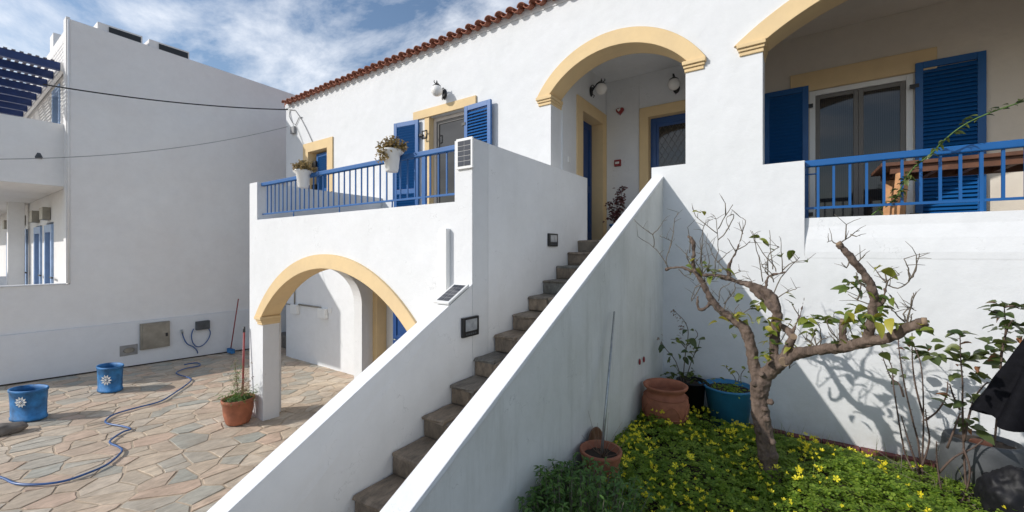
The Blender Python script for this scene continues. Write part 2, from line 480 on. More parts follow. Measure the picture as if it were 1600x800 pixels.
def copy_tree(o, parent=None):
    c = o.copy(); col.objects.link(c); c.parent = parent
    for ch in list(o.children): copy_tree(ch, c)
    return c

# ------------------------------------------------------------------ setting: ground
g = box('ground', -900, 900, -900, 900, -1.2, -0.6, M['ground']); props(g, kind='structure')
FAC = 5.45                       # facade plane
FLOOR = 2.82                     # upper floor level
GARDEN = 0.62
def sheet(name, x0, x1, y0, y1, zf, mat, depth=0.25, parent=None):
    vs = [(x, y, zf(y)) for x in (x0, x1) for y in (y0, y1)] + [(x, y, zf(y) - depth) for x in (x0, x1) for y in (y0, y1)]
    m = MB().add(vs, [(0, 1, 3, 2), (4, 6, 7, 5), (0, 4, 5, 1), (2, 3, 7, 6), (0, 2, 6, 4), (1, 5, 7, 3)])
    return m.build(name, mat, parent, loc=(0, 0, 0))
yard = sheet('courtyard', -12.45, -2.6, -2.5, 11.0, court_z, M['mortar'])
props(yard, kind='structure')

dm_ = MB(); dv_ = []; df_ = []
for k in range(90):
    yy = 0.35 + k * 0.1; ww = 0.035 + 0.05 * abs(noise.noise(Vector((yy * 2.1, 0, 7)))); dv_ += [(-12.448, yy, court_z(yy) + 0.03), (-12.44 + ww, yy, court_z(yy) + 0.012)]
for k in range(89): df_.append((2 * k, 2 * k + 1, 2 * k + 3, 2 * k + 2))
dm_.add(dv_, df_, True).build('dirt_line', M['soil'], yard)
def clip(poly, nx, ny, d):
    out = []
    for i in range(len(poly)):
        p, q = poly[i], poly[(i + 1) % len(poly)]
        a, b = p[0] * nx + p[1] * ny - d, q[0] * nx + q[1] * ny - d
        if a <= 0: out.append(p)
        if (a < 0 < b) or (b < 0 < a):
            t = a / (a - b); out.append((p[0] + (q[0] - p[0]) * t, p[1] + (q[1] - p[1]) * t))
    return out
def cells(seeds, bounds, gap, reach=1.6, aniso=1.0):
    """voronoi pieces of a rectangle, v axis stretched by aniso"""
    u0, u1, v0, v1 = bounds
    res = []
    for i, (x, y) in enumerate(seeds):
        poly = [(u0, v0 / aniso), (u1, v0 / aniso), (u1, v1 / aniso), (u0, v1 / aniso)]
        ys = y / aniso
        for j, (a, b) in enumerate(seeds):
            if i == j: continue
            b = b / aniso
            dx, dy = a - x, b - ys
            L = math.hypot(dx, dy)
            if L > reach or L < 1e-6: continue
            nx, ny = dx / L, dy / L
            poly = clip(poly, nx, ny, (x + a) / 2 * nx + (ys + b) / 2 * ny - gap / 2 * (1 if abs(ny) < 0.6 else 1 / aniso))
            if len(poly) < 3: break
        if len(poly) >= 3: res.append([(p[0], p[1] * aniso) for p in poly])
        else: res.append(None)
    return res
def rough_poly(poly, amp):
    out = []
    cx = sum(p[0] for p in poly) / len(poly); cy = sum(p[1] for p in poly) / len(poly)
    for i in range(len(poly)):
        p, q = poly[i], poly[(i + 1) % len(poly)]
        L = math.hypot(q[0] - p[0], q[1] - p[1])
        if L < 0.015: continue
        out.append((p[0] + (cx - p[0]) * 0.03, p[1] + (cy - p[1]) * 0.03))
        if L > 0.14:
            for t in ((0.5,) if L < 0.3 else (0.33, 0.68)):
                mx, my = p[0] + (q[0] - p[0]) * t, p[1] + (q[1] - p[1]) * t
                d = random.uniform(0, amp)
                k = math.hypot(cx - mx, cy - my) or 1
                out.append((mx + (cx - mx) / k * d, my + (cy - my) / k * d))
    return out
def stone_piece(poly, mapf, h, bev=0.006):
    """a slab with a chamfered rim; mapf(u, v, w) -> xyz"""
    n = len(poly)
    cx = sum(p[0] for p in poly) / n; cy = sum(p[1] for p in poly) / n
    tl = random.uniform(-0.004, 0.004), random.uniform(-0.004, 0.004)
    vs = [mapf(u, v, -0.01) for u, v in poly] + [mapf(u, v, h - bev) for u, v in poly]
    for u, v in poly:
        k = math.hypot(u - cx, v - cy) or 1
        uu, vv = u - (u - cx) / k * bev * 1.3, v - (v - cy) / k * bev * 1.3
        vs.append(mapf(uu, vv, h + (u - cx) * tl[0] * 4 + (v - cy) * tl[1] * 4))
    fs = [(i, (i + 1) % n, (i + 1) % n + n, i + n) for i in range(n)] + [(i + n, (i + 1) % n + n, (i + 1) % n + 2 * n, i + 2 * n) for i in range(n)]
    fs.append(tuple(range(2 * n, 3 * n)))
    return MB().add(vs, fs)
def tinted(o_or_me, val):
    me = o_or_me.data if hasattr(o_or_me, 'data') else o_or_me
    at = me.attributes.new('tint', 'FLOAT', 'FACE')
    at.data.foreach_set('value', [val] * len(me.polygons))

seeds = []
du, dvv = 0.25, 0.26
ny = int(13.0 / dvv)
for j in range(ny):
    for i in range(int(9.9 / du)):
        x = -12.45 + (i + 0.5 + random.uniform(-0.62, 0.62)) * du
        y = -2.2 + (j + 0.5 + random.uniform(-0.62, 0.62)) * dvv
        if random.random() < 0.2: continue
        seeds.append((x, y))
pol = cells(seeds, (-12.44, -2.62, -2.4, 10.9), 0.015, 1.1, 1.12)
items = []
for (x, y), p in zip(seeds, pol):
    if not p: continue
    p = rough_poly(p, 0.012)
    if len(p) < 3: continue
    D = y * CS - x * SN; q = y * SN + x * CS
    area = 0.5 * abs(sum(p[i][0] * p[(i + 1) % len(p)][1] - p[(i + 1) % len(p)][0] * p[i][1] for i in range(len(p))))
    px = 800 + FPX * q / max(D, 0.1)
    inside = D > 1.5 and -20 < px < 1000 and not (x > -2.9)
    # hidden behind the outer stair wall and the balcony block
    if x > -2.75 - 0.0: inside = False
    vis = area / (D ** 3) if inside else 0
    rown = H0 + FPX * (EYE) / max(D, .1)
    if rown > 830: vis = 0
    items.append((vis, p))
items.sort(key=lambda t: -t[0])
rest = MB(); rest_t = []
for k, (vis, p) in enumerate(items):
    h = random.uniform(0.004, 0.009)
    mb = stone_piece(p, lambda u, v, w: (u, v, court_z(v) + w), h, 0.003)
    t = random.random()
    if k < 290 and vis > 0:
        o = mb.build('paving_stone', M['paving'], yard); tinted(o, t)
    else:
        nf = len(mb.f); rest.add(mb.v, mb.f); rest_t += [t] * nf
o = rest.build('paving_stone', M['paving'], yard); o['kind'] = 'stuff'
at = o.data.attributes.new('tint', 'FLOAT', 'FACE'); at.data.foreach_set('value', rest_t)

# raised garden bed
def rise(x): return 0.20 * max(0.0, min(1.0, (-0.15 - x) / 1.1)) ** 1.0      # the bed is higher along the stair wall
def gz(x, y): return GARDEN + rise(x) + 0.04 * (noise.noise(Vector((x * 1.3, y * 1.3, 0))) )
gv = []; gf = []
NX, NY = 60, 60
for i in range(NX + 1):
    for j in range(NY + 1):
        x = -1.45 + 8.45 * i / NX; y = -3.0 + 8.5 * j / NY
        gv.append((x, y, gz(x, y)))
for i in range(NX):
    for j in range(NY):
        a = i * (NY + 1) + j; gf.append((a, a + NY + 1, a + NY + 2, a + 1))
gs = MB().add(gv, gf, True).build('garden_soil', M['soil'], loc=(0, 0, 0)); props(gs, kind='structure')

# ------------------------------------------------------------------ the house
house = empty('house', (-4.0, FAC, 0.0), 'two storey white plastered house with ochre arches, blue shutters and a clay tile eave', 'house')
MIDC, MIDZ, MIDR, MIDZO, MIDRO, SPR = -2.07, 4.225, 1.265, 4.297, 1.40, 5.02
RC, RZ, RR, RRO = 1.26, 2.88, 2.65, 2.85
def midhole(grow):
    pts = [(-3.03, FLOOR), (-1.531, FLOOR), (-1.531, 3.758), (-1.112, 3.758)]
    a = arc(MIDC, MIDZ, MIDR + grow, SPR)
    return pts + [(-1.112, SPR)] + a + [(-3.03, SPR)]
loghole = [(-0.287, 3.65), (0.10, 3.65), (0.10, 2.62), (2.80, 2.62), (2.80, 5.04)] + arc(RC, RZ, RR + 0.05, 5.06) + [(-0.287, 5.04)]
facade = plate('facade_wall', 'Y', [(-10.87, -0.5), (3.6, -0.5), (3.6, 6.5), (-10.87, 6.5)],
      [midhole(0.03), loghole, rect(-9.78, -8.95, 3.98, 5.09), rect(-5.74, -4.695, FLOOR, 5.175),
       rect(-5.9, -5.0, 0.02, 2.1)], FAC, FAC + 0.33, M['white_damp'], house)
# thicker lower wall below the loggia, its face leaning back under the railing
w = MB()
prof = [(FAC + 0.33, 2.40), (FAC + 0.02, 2.45), (FAC - 0.002, 2.60), (FAC - 0.002, 2.66), (FAC + 0.015, 2.80), (FAC + 0.042, 2.93), (FAC + 0.05, 3.028), (FAC + 0.33, 3.028)]
w.prism([(y, z) for y, z in prof], 'X', 0.1005, 2.7995)
w.build('loggia_parapet', M['white'], house)
# side and rear walls, floors, ceilings
box('end_wall', -10.869, -10.55, FAC + 0.331, 11.0, -0.5, 6.49, M['white'], house)
box('rear_wall', -10.86, 3.59, 10.7, 11.01, -0.5, 6.488, M['white'], house)
box('end_wall', 3.25, 3.598, FAC + 0.332, 11.0, -0.5, 6.49, M['white'], house)
BK = 7.6
box('porch_floor', -3.4, 3.3, FAC + 0.331, BK, 2.55, FLOOR, M['concrete'], house)
box('threshold', -3.029, -1.532, FAC + 0.001, FAC + 0.3305, 2.55, FLOOR - 0.002, M['concrete'], house)
box('porch_ceiling', -3.4, 3.3, FAC + 0.3305, BK + 0.3, 5.93, 6.2, M['white'], house)
# side wall of the stair porch, with its door opening
plate('porch_side_wall', 'X', [(FAC + 0.329, FLOOR), (BK + 0.3, FLOOR), (BK + 0.3, 5.95), (FAC + 0.329, 5.95)], [rect(6.47, 7.42, FLOOR + 0.001, 5.12)], -3.32, -3.0, M['white'], house)
plate('porch_rear_wall', 'Y', [(-3.3, FLOOR - 0.2), (3.3, FLOOR - 0.2), (3.3, 5.96), (-3.3, 5.96)], [rect(-2.19, -1.2, FLOOR + 0.001, 5.12), rect(0.2, 1.33, FLOOR + 0.002, 5.06)], BK + 0.01, BK + 0.32, M['white'], house)
plate('loggia_rear_wall', 'Y', rect(-0.519, 3.249, FLOOR + 0.001, 5.929), [rect(0.2, 1.33, FLOOR + 0.002, 5.06)], BK, BK + 0.0095, M['cream_wall'], house)
box('loggia_ceiling', -0.519, 3.249, FAC + 0.332, BK - 0.001, 5.915, 5.9295, M['cream_wall'], house)
box('porch_rear_render', -2.999, -2.36, BK, BK + 0.0095, FLOOR + 0.001, 5.929, M['white'], house)
box('porch_rear_render', -2.359, -0.951, BK, BK + 0.0095, 5.2, 5.929, M['white'], house)
box('dividing_wall', -0.95, -0.52, FAC + 0.331, BK - 0.001, FLOOR + 0.001, 5.929, M['white'], house)

def arch_band(parent, cu, cvi, ri, cvo, ro, zs, a, b, half_in=None, imp=None):
    inner = arc(cu, cvi, ri, zs); outer = arc(cu, cvo, ro, zs)
    plate('arch_trim', 'Y', outer + list(reversed(inner)), [], a, b, M['yellow'], parent)
arch_band(house, MIDC, MIDZ, MIDR, MIDZO, MIDRO, SPR, FAC - 0.03, FAC + 0.335)
arch_band(house, RC, RZ, RR, RZ, RRO, 5.06, FAC - 0.03, FAC + 0.335)
def impost(parent, xe, side, top, w, a, b):
    """moulding at the springing: xe is the jamb, side +1 when the wall lies to the +X side of it"""
    m = MB()
    for z0, z1, pr in ((-0.05, 0.0, 0.055), (-0.085, -0.05, 0.035), (-0.13, -0.085, 0.018)):
        x0, x1 = xe - side * pr * 0.6, xe + side * (w + pr * 0.7)
        m.box(min(x0, x1), max(x0, x1), a - pr, b, top + z0 + 0.0005, top + z1)
    m.build('impost', M['yellow'], parent, bevel=0.006)
impost(house, -3.03, -1, SPR + 0.003, 0.20, FAC, FAC + 0.338)
impost(house, -1.112, 1, SPR + 0.003, 0.20, FAC, FAC + 0.338)
impost(house, -0.287, 1 * -1, 5.063, 0.22, FAC, FAC + 0.338)
impost(house, 2.80, 1, 5.063, 0.22, FAC, FAC + 0.338)

# roof: clay tiles along the eave, each its own piece
roof = MB()
roof.add([(-11.0, 5.30, 6.475), (3.7, 5.30, 6.475), (3.7, 11.2, 8.2), (-11.0, 11.2, 8.2), (-11.0, 5.30, 6.44), (3.7, 5.30, 6.44), (3.7, 11.2, 6.44), (-11.0, 11.2, 6.44)],
         [(0, 1, 2, 3), (4, 7, 6, 5), (0, 4, 5, 1), (1, 5, 6, 2), (2, 6, 7, 3), (3, 7, 4, 0)])
# the slab starts behind the wall face so that only tiles overhang
roof.v = [(x, (FAC + 0.02 if y < 6 else y), z + (0.04 if y < 6 and z > 6.46 else 0)) for x, y, z in roof.v]
roof_o = roof.build('roof', M['tile'], house)
SL = math.atan2(8.2 - 6.475, 5.75)
def tile_mesh(r0, r1, L, up, th=0.014, seg=8):
    m = MB(); vs = []
    for (y, r) in ((0, r0), (L, r1)):
        for rr in (r, r - th):
            for k in range(seg + 1):
                q = PI * k / seg
                z = math.sin(q) * rr * (1 if up else -1)
                vs.append((math.cos(q) * rr, y, z))
    n = seg + 1
    fs = []
    for k in range(seg):
        fs.append((k, k + 1, 2 * n + k + 1, 2 * n + k))
        fs.append((n + k, 3 * n + k, 3 * n + k + 1, n + k + 1))
        fs.append((k, n + k, n + k + 1, k + 1))
        fs.append((2 * n + k, 2 * n + k + 1, 3 * n + k + 1, 3 * n + k))
    fs += [(0, 2 * n, 3 * n, n), (n - 1, 2 * n - 1, 4 * n - 1, 3 * n - 1)]
    m.add(vs, fs, True)
    me = m.mesh('roof_tile'); me.materials.append(M['tile'])
    me.transform(Matrix.Rotation(SL, 4, 'X'))
    return me
cover = tile_mesh(0.068, 0.056, 0.45, True); pan = tile_mesh(0.060, 0.07, 0.45, False)
for me_ in (cover, pan): me_.transform(Matrix.Diagonal((1.12, 1, 0.82, 1)))
bev_off = off_of(house)
PITCH = 0.213
xs = [-10.72 + PITCH * i for i in range(67)]
restm = MB()
for i, x in enumerate(xs):
    for me, dx, dz, dy in ((cover, 0, 0.0, 0.0), (pan, PITCH / 2, -0.005, 0.01)):
        p = Vector((x + dx, 5.30 + dy + random.uniform(-0.012, 0.012), 6.455 + dz + random.uniform(-0.004, 0.004)))
        o = bpy.data.objects.new('roof_tile', me); col.objects.link(o); o.parent = roof_o
        o.location = p - bev_off; o.rotation_euler = (random.uniform(-0.02, 0.02), 0, random.uniform(-0.03, 0.03))
    for row in range(1, 14):
        for me, dx, dz in ((cover, 0, 0.05), (pan, PITCH / 2, 0.045)):
            mt = Matrix.Translation((x + dx, 5.30 + row * 0.40 * math.cos(SL), 6.455 + dz - 0.035 + row * 0.40 * math.sin(SL)))
            restm.add([mt @ v.co for v in me.vertices], [tuple(p.vertices) for p in me.polygons], True)
o = restm.build('roof_tile', M['tile'], roof_o); o['kind'] = 'stuff'
box('roof_bedding', -10.9, 3.6, FAC - 0.012, FAC + 0.25, 6.36, 6.455, M['white'], roof_o)

# balcony block
BF = 3.06
def front_arch(r, cv): return arc(-5.07, cv, r, 1.635)
AR, AZ, ARO, AZO = 2.302, 0.136, 2.412, 0.215
fa = arc(-5.07, AZ, AR + 0.03, 1.64)
XL, XR = -6.81, -3.33
plate('balcony_front_wall', 'Y', [(-7.26, -0.5), (-2.57, -0.5), (-2.57, 3.77), (-2.80, 3.77), (-2.80, 3.163), (-7.0, 3.163), (-7.0, 3.76), (-7.26, 3.76)],
      [[(XL, -0.1), (XR, -0.1), (XR, 1.63)] + fa + [(XL, 1.63)]], BF, BF + 0.25, M['white'], house)
plate('arch_trim', 'Y', arc(-5.07, AZO, ARO, 1.64) + list(reversed(arc(-5.07, AZ, AR, 1.64))), [], BF - 0.03, BF + 0.256, M['yellow'], house)
impost(house, XL, -1, 1.644, 0.14, BF, BF + 0.258)
impost(house, XR, 1, 1.644, 0.14, BF, BF + 0.258)
plate('balcony_side_wall', 'X', [(BF + 0.2501, -0.5), (FAC - 0.001, -0.5), (FAC - 0.001, 3.758), (BF + 0.2501, 3.758)],
      [[(3.43, -0.1), (4.97, -0.1)] + arc(4.2, 1.6, 0.77, 1.6)], -7.258, -7.0, M['white'], house)
box('balcony_floor', -6.999, -2.801, BF + 0.2502, FAC - 0.0005, 2.62, FLOOR + 0.01, M['concrete'], house)
plate('stair_parapet_wall', 'X', [(BF + 0.2501, 0.0), (5.75, 0.0), (5.75, 3.768), (BF + 0.2501, 3.768)], [], -2.80, -2.57, M['stair_white'], house)
# inner face of the ground floor with its recessed door
plate('undercroft_wall', 'Y', [(-6.999, -0.2), (-2.81, -0.2), (-2.81, 2.615), (-6.999, 2.615)], [rect(-6.86, -5.35, -0.02, 2.2)], 5.22, FAC - 0.002, M['yellow'], house)
plate('undercroft_wall', 'Y', [(-5.2, -0.2), (-2.811, -0.2), (-2.811, 2.61), (-5.2, 2.61)], [], 5.16, 5.219, M['white'], house)
d = empty  # (kept short)

def panel_door(x0, x1, z0, z1, y, parent, mat, glass=None, axis='Y', arch=False):
    """door leaf facing -Y (or +X when axis is X): frame, rails and panels as real depth"""
    def mp(u0, u1, w0, w1, v0, v1):
        if axis == 'Y': return (u0, u1, y + w0, y + w1, v0, v1)
        return (y - w1, y - w0, u0, u1, v0, v1)
    m = MB()
    m.box(*mp(x0, x1, 0.02, 0.06, z0, z1))
    wv = 0.1
    m.box(*mp(x0 + .001, x0 + wv, 0.0, 0.02, z0, z1)); m.box(*mp(x1 - wv, x1 - .001, 0.0, 0.02, z0, z1))
    for a, b in ((z0, z0 + 0.2), (z0 + 0.95, z0 + 1.07), (z1 - 0.11, z1)): m.box(*mp(x0 + wv, x1 - wv, 0.001, 0.02, a, b))
    m.box(*mp(x0 + wv + .06, x1 - wv - .06, 0.008, 0.02, z0 + 0.26, z0 + 0.89))
    if not glass: m.box(*mp(x0 + wv + .06, x1 - wv - .06, 0.008, 0.02, z0 + 1.13, z1 - 0.17))
    dr = m.build('door', mat, parent, bevel=0.004)
    if glass:
        g = MB().box(*mp(x0 + wv + .05, x1 - wv - .05, 0.012, 0.019, z0 + 1.13, z1 - 0.17)); g.build('glass_pane', M['glass'], dr)
        lt = MB()
        u0, u1, v0, v1 = x0 + wv + .05, x1 - wv - .05, z0 + 1.13, z1 - 0.17
        s = 0.11
        for k in range(-20, 30):
            for sg in (1, -1):
                # diagonal lattice bars clipped to the pane
                c0 = u0 + k * s
                pts = []
                for t in (0.0, 1.0):
                    pts.append((c0 + sg * t * (v1 - v0) * 0.6, v0 + t * (v1 - v0)))
                (a, b), (c, e) = pts
                t0, t1 = 0.0, 1.0
                dxx = c - a
                if abs(dxx) > 1e-6:
                    ta, tb = sorted(((u0 - a) / dxx, (u1 - a) / dxx)); t0 = max(t0, ta); t1 = min(t1, tb)
                if t1 <= t0 + 0.02: continue
                A = (a + dxx * t0, b + (e - b) * t0); B = (a + dxx * t1, b + (e - b) * t1)
                lt.tube([(A[0], y + 0.006, A[1]), (B[0], y + 0.006, B[1])], 0.0026, 5)
        lt.build('lattice', M['greige'], dr)
    hx = x0 + 0.06
    h = MB()
    if axis == 'Y':
        h.tube([(hx, y, z0 + 1.0), (hx, y - 0.045, z0 + 1.0), (hx + 0.11, y - 0.05, z0 + 1.0)], 0.009, 8)
    else:
        h.tube([(y, hx, z0 + 1.0), (y + 0.045, hx, z0 + 1.0), (y + 0.05, hx + 0.11, z0 + 1.0)], 0.009, 8)
    h.build('handle', M['steel'], dr)
    return dr
# porch side door (in the X plane), its trim and recessed leaf
plate('door_trim', 'X', [(6.27, FLOOR), (7.56, FLOOR), (7.56, 5.29), (6.27, 5.29)], [rect(6.49, 7.37, FLOOR - 0.01 + 0.011, 5.08)], -3.22, -2.975, M['yellow'], house)
panel_door(6.49, 7.37, FLOOR + 0.005, 5.08, -3.2, house, M['navy'], axis='X')
plate('door_trim', 'Y', [(-2.35, FLOOR), (-1.04, FLOOR), (-1.04, 5.30), (-2.35, 5.30)], [rect(-2.185, -1.205, FLOOR + 0.002, 5.115)], BK - 0.028, BK + 0.16, M['yellow'], house)
panel_door(-2.185, -1.205, FLOOR + 0.005, 5.115, BK + 0.12, house, M['navy'], glass=True)
# ground floor door seen through the big arch
MB().box(-6.48, -5.6, 5.36, 5.4, 0.0, 2.2).build('door_panel', M['navy'], house)
dr = panel_door(-6.48, -5.6, -0.05, 2.2, 5.3, house, M['navy'])

# windows, french doors and shutters
slat_cache = {}
def shutter(parent, hinge, width, z0, z1, ang, mat=None, pitch=0.052, th=0.04, rail=True):
    """leaf starting at the hinge (x, y), running out at the given angle in plan"""
    mat = mat or M['blue']
    ux, uy = math.cos(ang), math.sin(ang)
    rot = Matrix(((ux, -uy, 0), (uy, ux, 0), (0, 0, 1)))
    hx, hy = hinge
    def c(u, z, w=0): return (hx + ux * u - uy * w, hy + uy * u + ux * w, z)
    f = MB(); st = 0.075
    Hh = z1 - z0
    f.obox(c(st / 2, (z0 + z1) / 2), st, th, Hh, rot); f.obox(c(width - st / 2, (z0 + z1) / 2), st, th, Hh, rot)
    rails = [z0 + 0.06, z1 - 0.04]
    if rail and Hh > 1.5: rails.append(z0 + Hh * 0.42)
    for z in rails: f.obox(c(width / 2, z), width - 2 * st, th - 0.004, 0.085, rot)
    if width > 0.62: pass
    sh = f.build('shutter', mat, parent, bevel=0.003)
    key = round(width, 3)
    if key not in slat_cache:
        s = MB().obox((0, 0, 0), width - 2 * st, 0.006, pitch * 1.45, Matrix.Rotation(R(-38), 3, 'X'))
        me = s.mesh('slat'); me.materials.append(mat); slat_cache[key] = me
    off = off_of(parent)
    z = z0 + 0.12
    while z < z1 - 0.09:
        if all(abs(z - q) > 0.055 for q in rails):
            o = bpy.data.objects.new('slat', slat_cache[key]); col.objects.link(o); o.parent = sh
            o.location = Vector(c(width / 2, z)) - off; o.rotation_euler = (0, 0, ang)
        z += pitch
    hg = MB()
    for z in (z0 + 0.3, z1 - 0.3):
        hg.obox(c(-0.01, z, -0.012), 0.09, 0.03, 0.05, rot)
    hg.build('hinge', M['black'], sh)
    return sh
def glazed(name, x0, x1, z0, z1, y, parent, leaves=2, fr=None, glass=None, fw=0.06, sash=None):
    fr = fr or M['upvc']; glass = glass or M['glass']
    f = MB()
    f.box(x0, x0 + fw, y, y + 0.07, z0, z1); f.box(x1 - fw, x1, y, y + 0.07, z0, z1)
    f.box(x0 + fw, x1 - fw, y + 0.0005, y + 0.07, z1 - fw, z1); f.box(x0 + fw, x1 - fw, y + 0.0005, y + 0.07, z0, z0 + fw * 0.7)
    w = f.build(name, fr, parent, bevel=0.004)
    a, b = x0 + fw, x1 - fw
    L = (b - a) / leaves; sw = 0.055
    for i in range(leaves):
        p0, p1 = a + i * L + 0.001, a + (i + 1) * L - 0.001
        s = MB(); zb, zt = z0 + fw * 0.7 + 0.002, z1 - fw - 0.002
        s.box(p0, p0 + sw, y + 0.02, y + 0.06, zb, zt); s.box(p1 - sw, p1, y + 0.02, y + 0.06, zb, zt)
        s.box(p0 + sw, p1 - sw, y + 0.0205, y + 0.06, zt - sw, zt); s.box(p0 + sw, p1 - sw, y + 0.0205, y + 0.06, zb, zb + sw)
        s.build('sash', sash or fr, w, bevel=0.003)
        MB().box(p0 + sw - .001, p1 - sw + .001, y + 0.035, y + 0.043, zb + sw - .001, zt - sw + .001).build('glass_pane', glass, w)
    return w
# loggia french door
MB().box(-0.04, 1.55, BK - 0.03, BK + 0.05, 5.065, 5.345).build('lintel_trim', M['yellow'], house, bevel=0.004)
glazed('french_door', 0.2, 1.33, FLOOR + 0.004, 5.06, BK + 0.01, house, 2, glass=M['glass_net'], fw=0.07, sash=M['greige'])
shutter(house, (0.185, BK - 0.035), 0.57, FLOOR + 0.1, 5.14, PI, M['blue'])
shutter(house, (1.34, BK - 0.035), 0.64, FLOOR + 0.03, 5.17, 0.0, M['blue'])
# balcony french door
MB().box(-6.04, -4.48, FAC - 0.03, FAC + 0.05, 5.176, 5.335).build('lintel_trim', M['yellow'], house, bevel=0.004)
MB().box(-5.74, -5.62, FAC - 0.012, FAC + 0.16, FLOOR + 0.012, 5.174).build('door_reveal', M['yellow'], house)
glazed('french_door', -5.618, -4.70, FLOOR + 0.014, 5.17, FAC + 0.10, house, 1, fr=M['cream'], fw=0.065, sash=M['greige'])
shutter(house, (-5.86, FAC - 0.05), 0.60, FLOOR + 0.02, 5.16, PI + R(8))
shutter(house, (-4.705, FAC - 0.05), 0.60, FLOOR + 0.02, 5.17, -R(3))
# small window left
plate('window_trim', 'Y', rect(-10.0, -8.74, 3.88, 5.30), [rect(-9.77, -8.96, 4.05, 5.08)], FAC - 0.03, FAC + 0.2, M['yellow'], house)
glazed('window', -9.76, -8.965, 4.06, 5.07, FAC + 0.20, house, 1, fr=M['upvc'], fw=0.04)
shutter(house, (-8.97, FAC + 0.10), 0.66, 4.07, 5.03, PI - R(2), pitch=0.045)
for z_ in (4.72, 4.15): MB().box(-9.74, -9.58, FAC + 0.05, FAC + 0.10, z_, z_ + 0.14).build('shutter_bracket', M['black'], house)
# brackets beside the balcony shutter
for z in (3.42, 4.84):
    m = MB()
    m.tube([(-5.86, FAC - 0.03, z), (-5.72, FAC - 0.06, z)], 0.016, 6)
    for a, b in (((-5.74, z - .07), (-5.74, z + .07)), ((-5.74, z + .07), (-5.62, z + .07)), ((-5.62, z + .07), (-5.62, z - .07)), ((-5.62, z - .07), (-5.74, z - .07))):
        m.tube([(a[0], FAC - 0.07, a[1]), (b[0], FAC - 0.07, b[1])], 0.012, 6)
    m.build('shutter_bracket', M['black'], house)
m = MB().tube([(-6.55, FAC - 0.09, 3.35), (-6.42, FAC - 0.12, 3.36), (-6.25, FAC - 0.12, 3.22)], 0.012, 6); m.build('shutter_catch', M['black'], house)
m = MB().tube([(-8.9, FAC - 0.01, 4.03), (-8.8, FAC - 0.1, 3.98), (-8.65, FAC - 0.1, 4.02), (-8.5, FAC - 0.02, 3.75)], 0.012, 6); m.build('shutter_catch', M['black'], house)

# maroon edging along the foot of the garden wall
edg = empty('wall_edging', (0.5, FAC - 0.05, GARDEN), 'low edging of worn maroon tiles along the foot of the sunlit garden wall', 'edging')
for i in range(14):
    x0 = -1.30 + i * 0.31
    MB().box(x0, x0 + 0.30, FAC - random.uniform(0.075, 0.09), FAC - 0.0005, GARDEN + 0.012, GARDEN + random.uniform(0.055, 0.075)).build('edging_tile', M['maroon'], edg, bevel=0.006)
MB().box(-1.3, 3.0, FAC - 0.14, FAC - 0.001, GARDEN - 0.2, GARDEN + 0.01).build('footing', M['concrete'], edg)

# ------------------------------------------------------------------ outside staircase
stairs = empty('outside_staircase', (-2.0, 2.7, 0.0), 'straight outside staircase of brown stone steps between two white sloping walls', 'staircase')
XI, XO = -2.569, -1.525
TR, RI = 0.333, 0.17
Y0 = 5.41
NST = 17
core = []
top = FLOOR
pts = [(FAC + 0.0, top - 0.02)]
y, z = Y0, top - 0.02
pts = [(FAC, z), (y + 0.0, z)]
for i in range(NST):
    z2 = z - RI; pts.append((y + 0.02, z2)); y -= TR; pts.append((y + 0.02, z2)); z = z2
pts[-1] = (pts[-1][0], pts[-1][1]); pts.append((pts[-1][0], -0.4)); pts.append((FAC, -0.4))
MB().prism(pts, 'X', XI + 0.001, XO - 0.001).build('stair_core', M['grey_cement'], stairs)
for i in range(NST):
    yt = Y0 - i * TR + random.uniform(-0.012, 0.012); zt = top - i * RI + random.uniform(-0.004, 0.004)
    depth = TR if i else 0.04 + (FAC - Y0)
    # tread stones
    n = 3
    sd = [(XI + (k + 0.5 + random.uniform(-0.3, 0.3)) * (XO - XI) / n, yt + random.uniform(0.08, 0.26)) for k in range(n)]
    ps = cells(sd, (XI + 0.004, XO - 0.004, yt - 0.012, yt + (TR if i else 0.06) + 0.012), 0.02, 2.0)
    for p in ps:
        if not p: continue
        p = rough_poly(p, 0.008)
        if len(p) < 3: continue
        tw = random.uniform(-0.004, 0.004)
        mb = stone_piece(p, lambda u, v, w, t=tw: (u, v, zt - 0.020 + w + t), 0.02, 0.011)
        mb.v = [(a, b + (random.uniform(-0.014, 0.008) if b < yt - 0.003 else 0), c + random.uniform(-0.003, 0.002)) for a, b, c in mb.v]
        o = mb.build('tread_stone', M['step'], stairs); tinted(o, random.random())
    sd = [(XI + (k + 0.5 + random.uniform(-0.35, 0.35)) * (XO - XI) / 3, zt - random.uniform(0.04, 0.13)) for k in range(3)]
    ps = cells(sd, (XI + 0.004, XO - 0.004, zt - RI + 0.002, zt - 0.024), 0.02, 2.0)
    for p in ps:
        if not p: continue
        p = rough_poly(p, 0.006)
        if len(p) < 3: continue
        mb = stone_piece(p, lambda u, v, w: (u, yt + 0.022 - w, v), 0.02, 0.007)
        o = mb.build('riser_stone', M['step'], stairs); tinted(o, random.random())
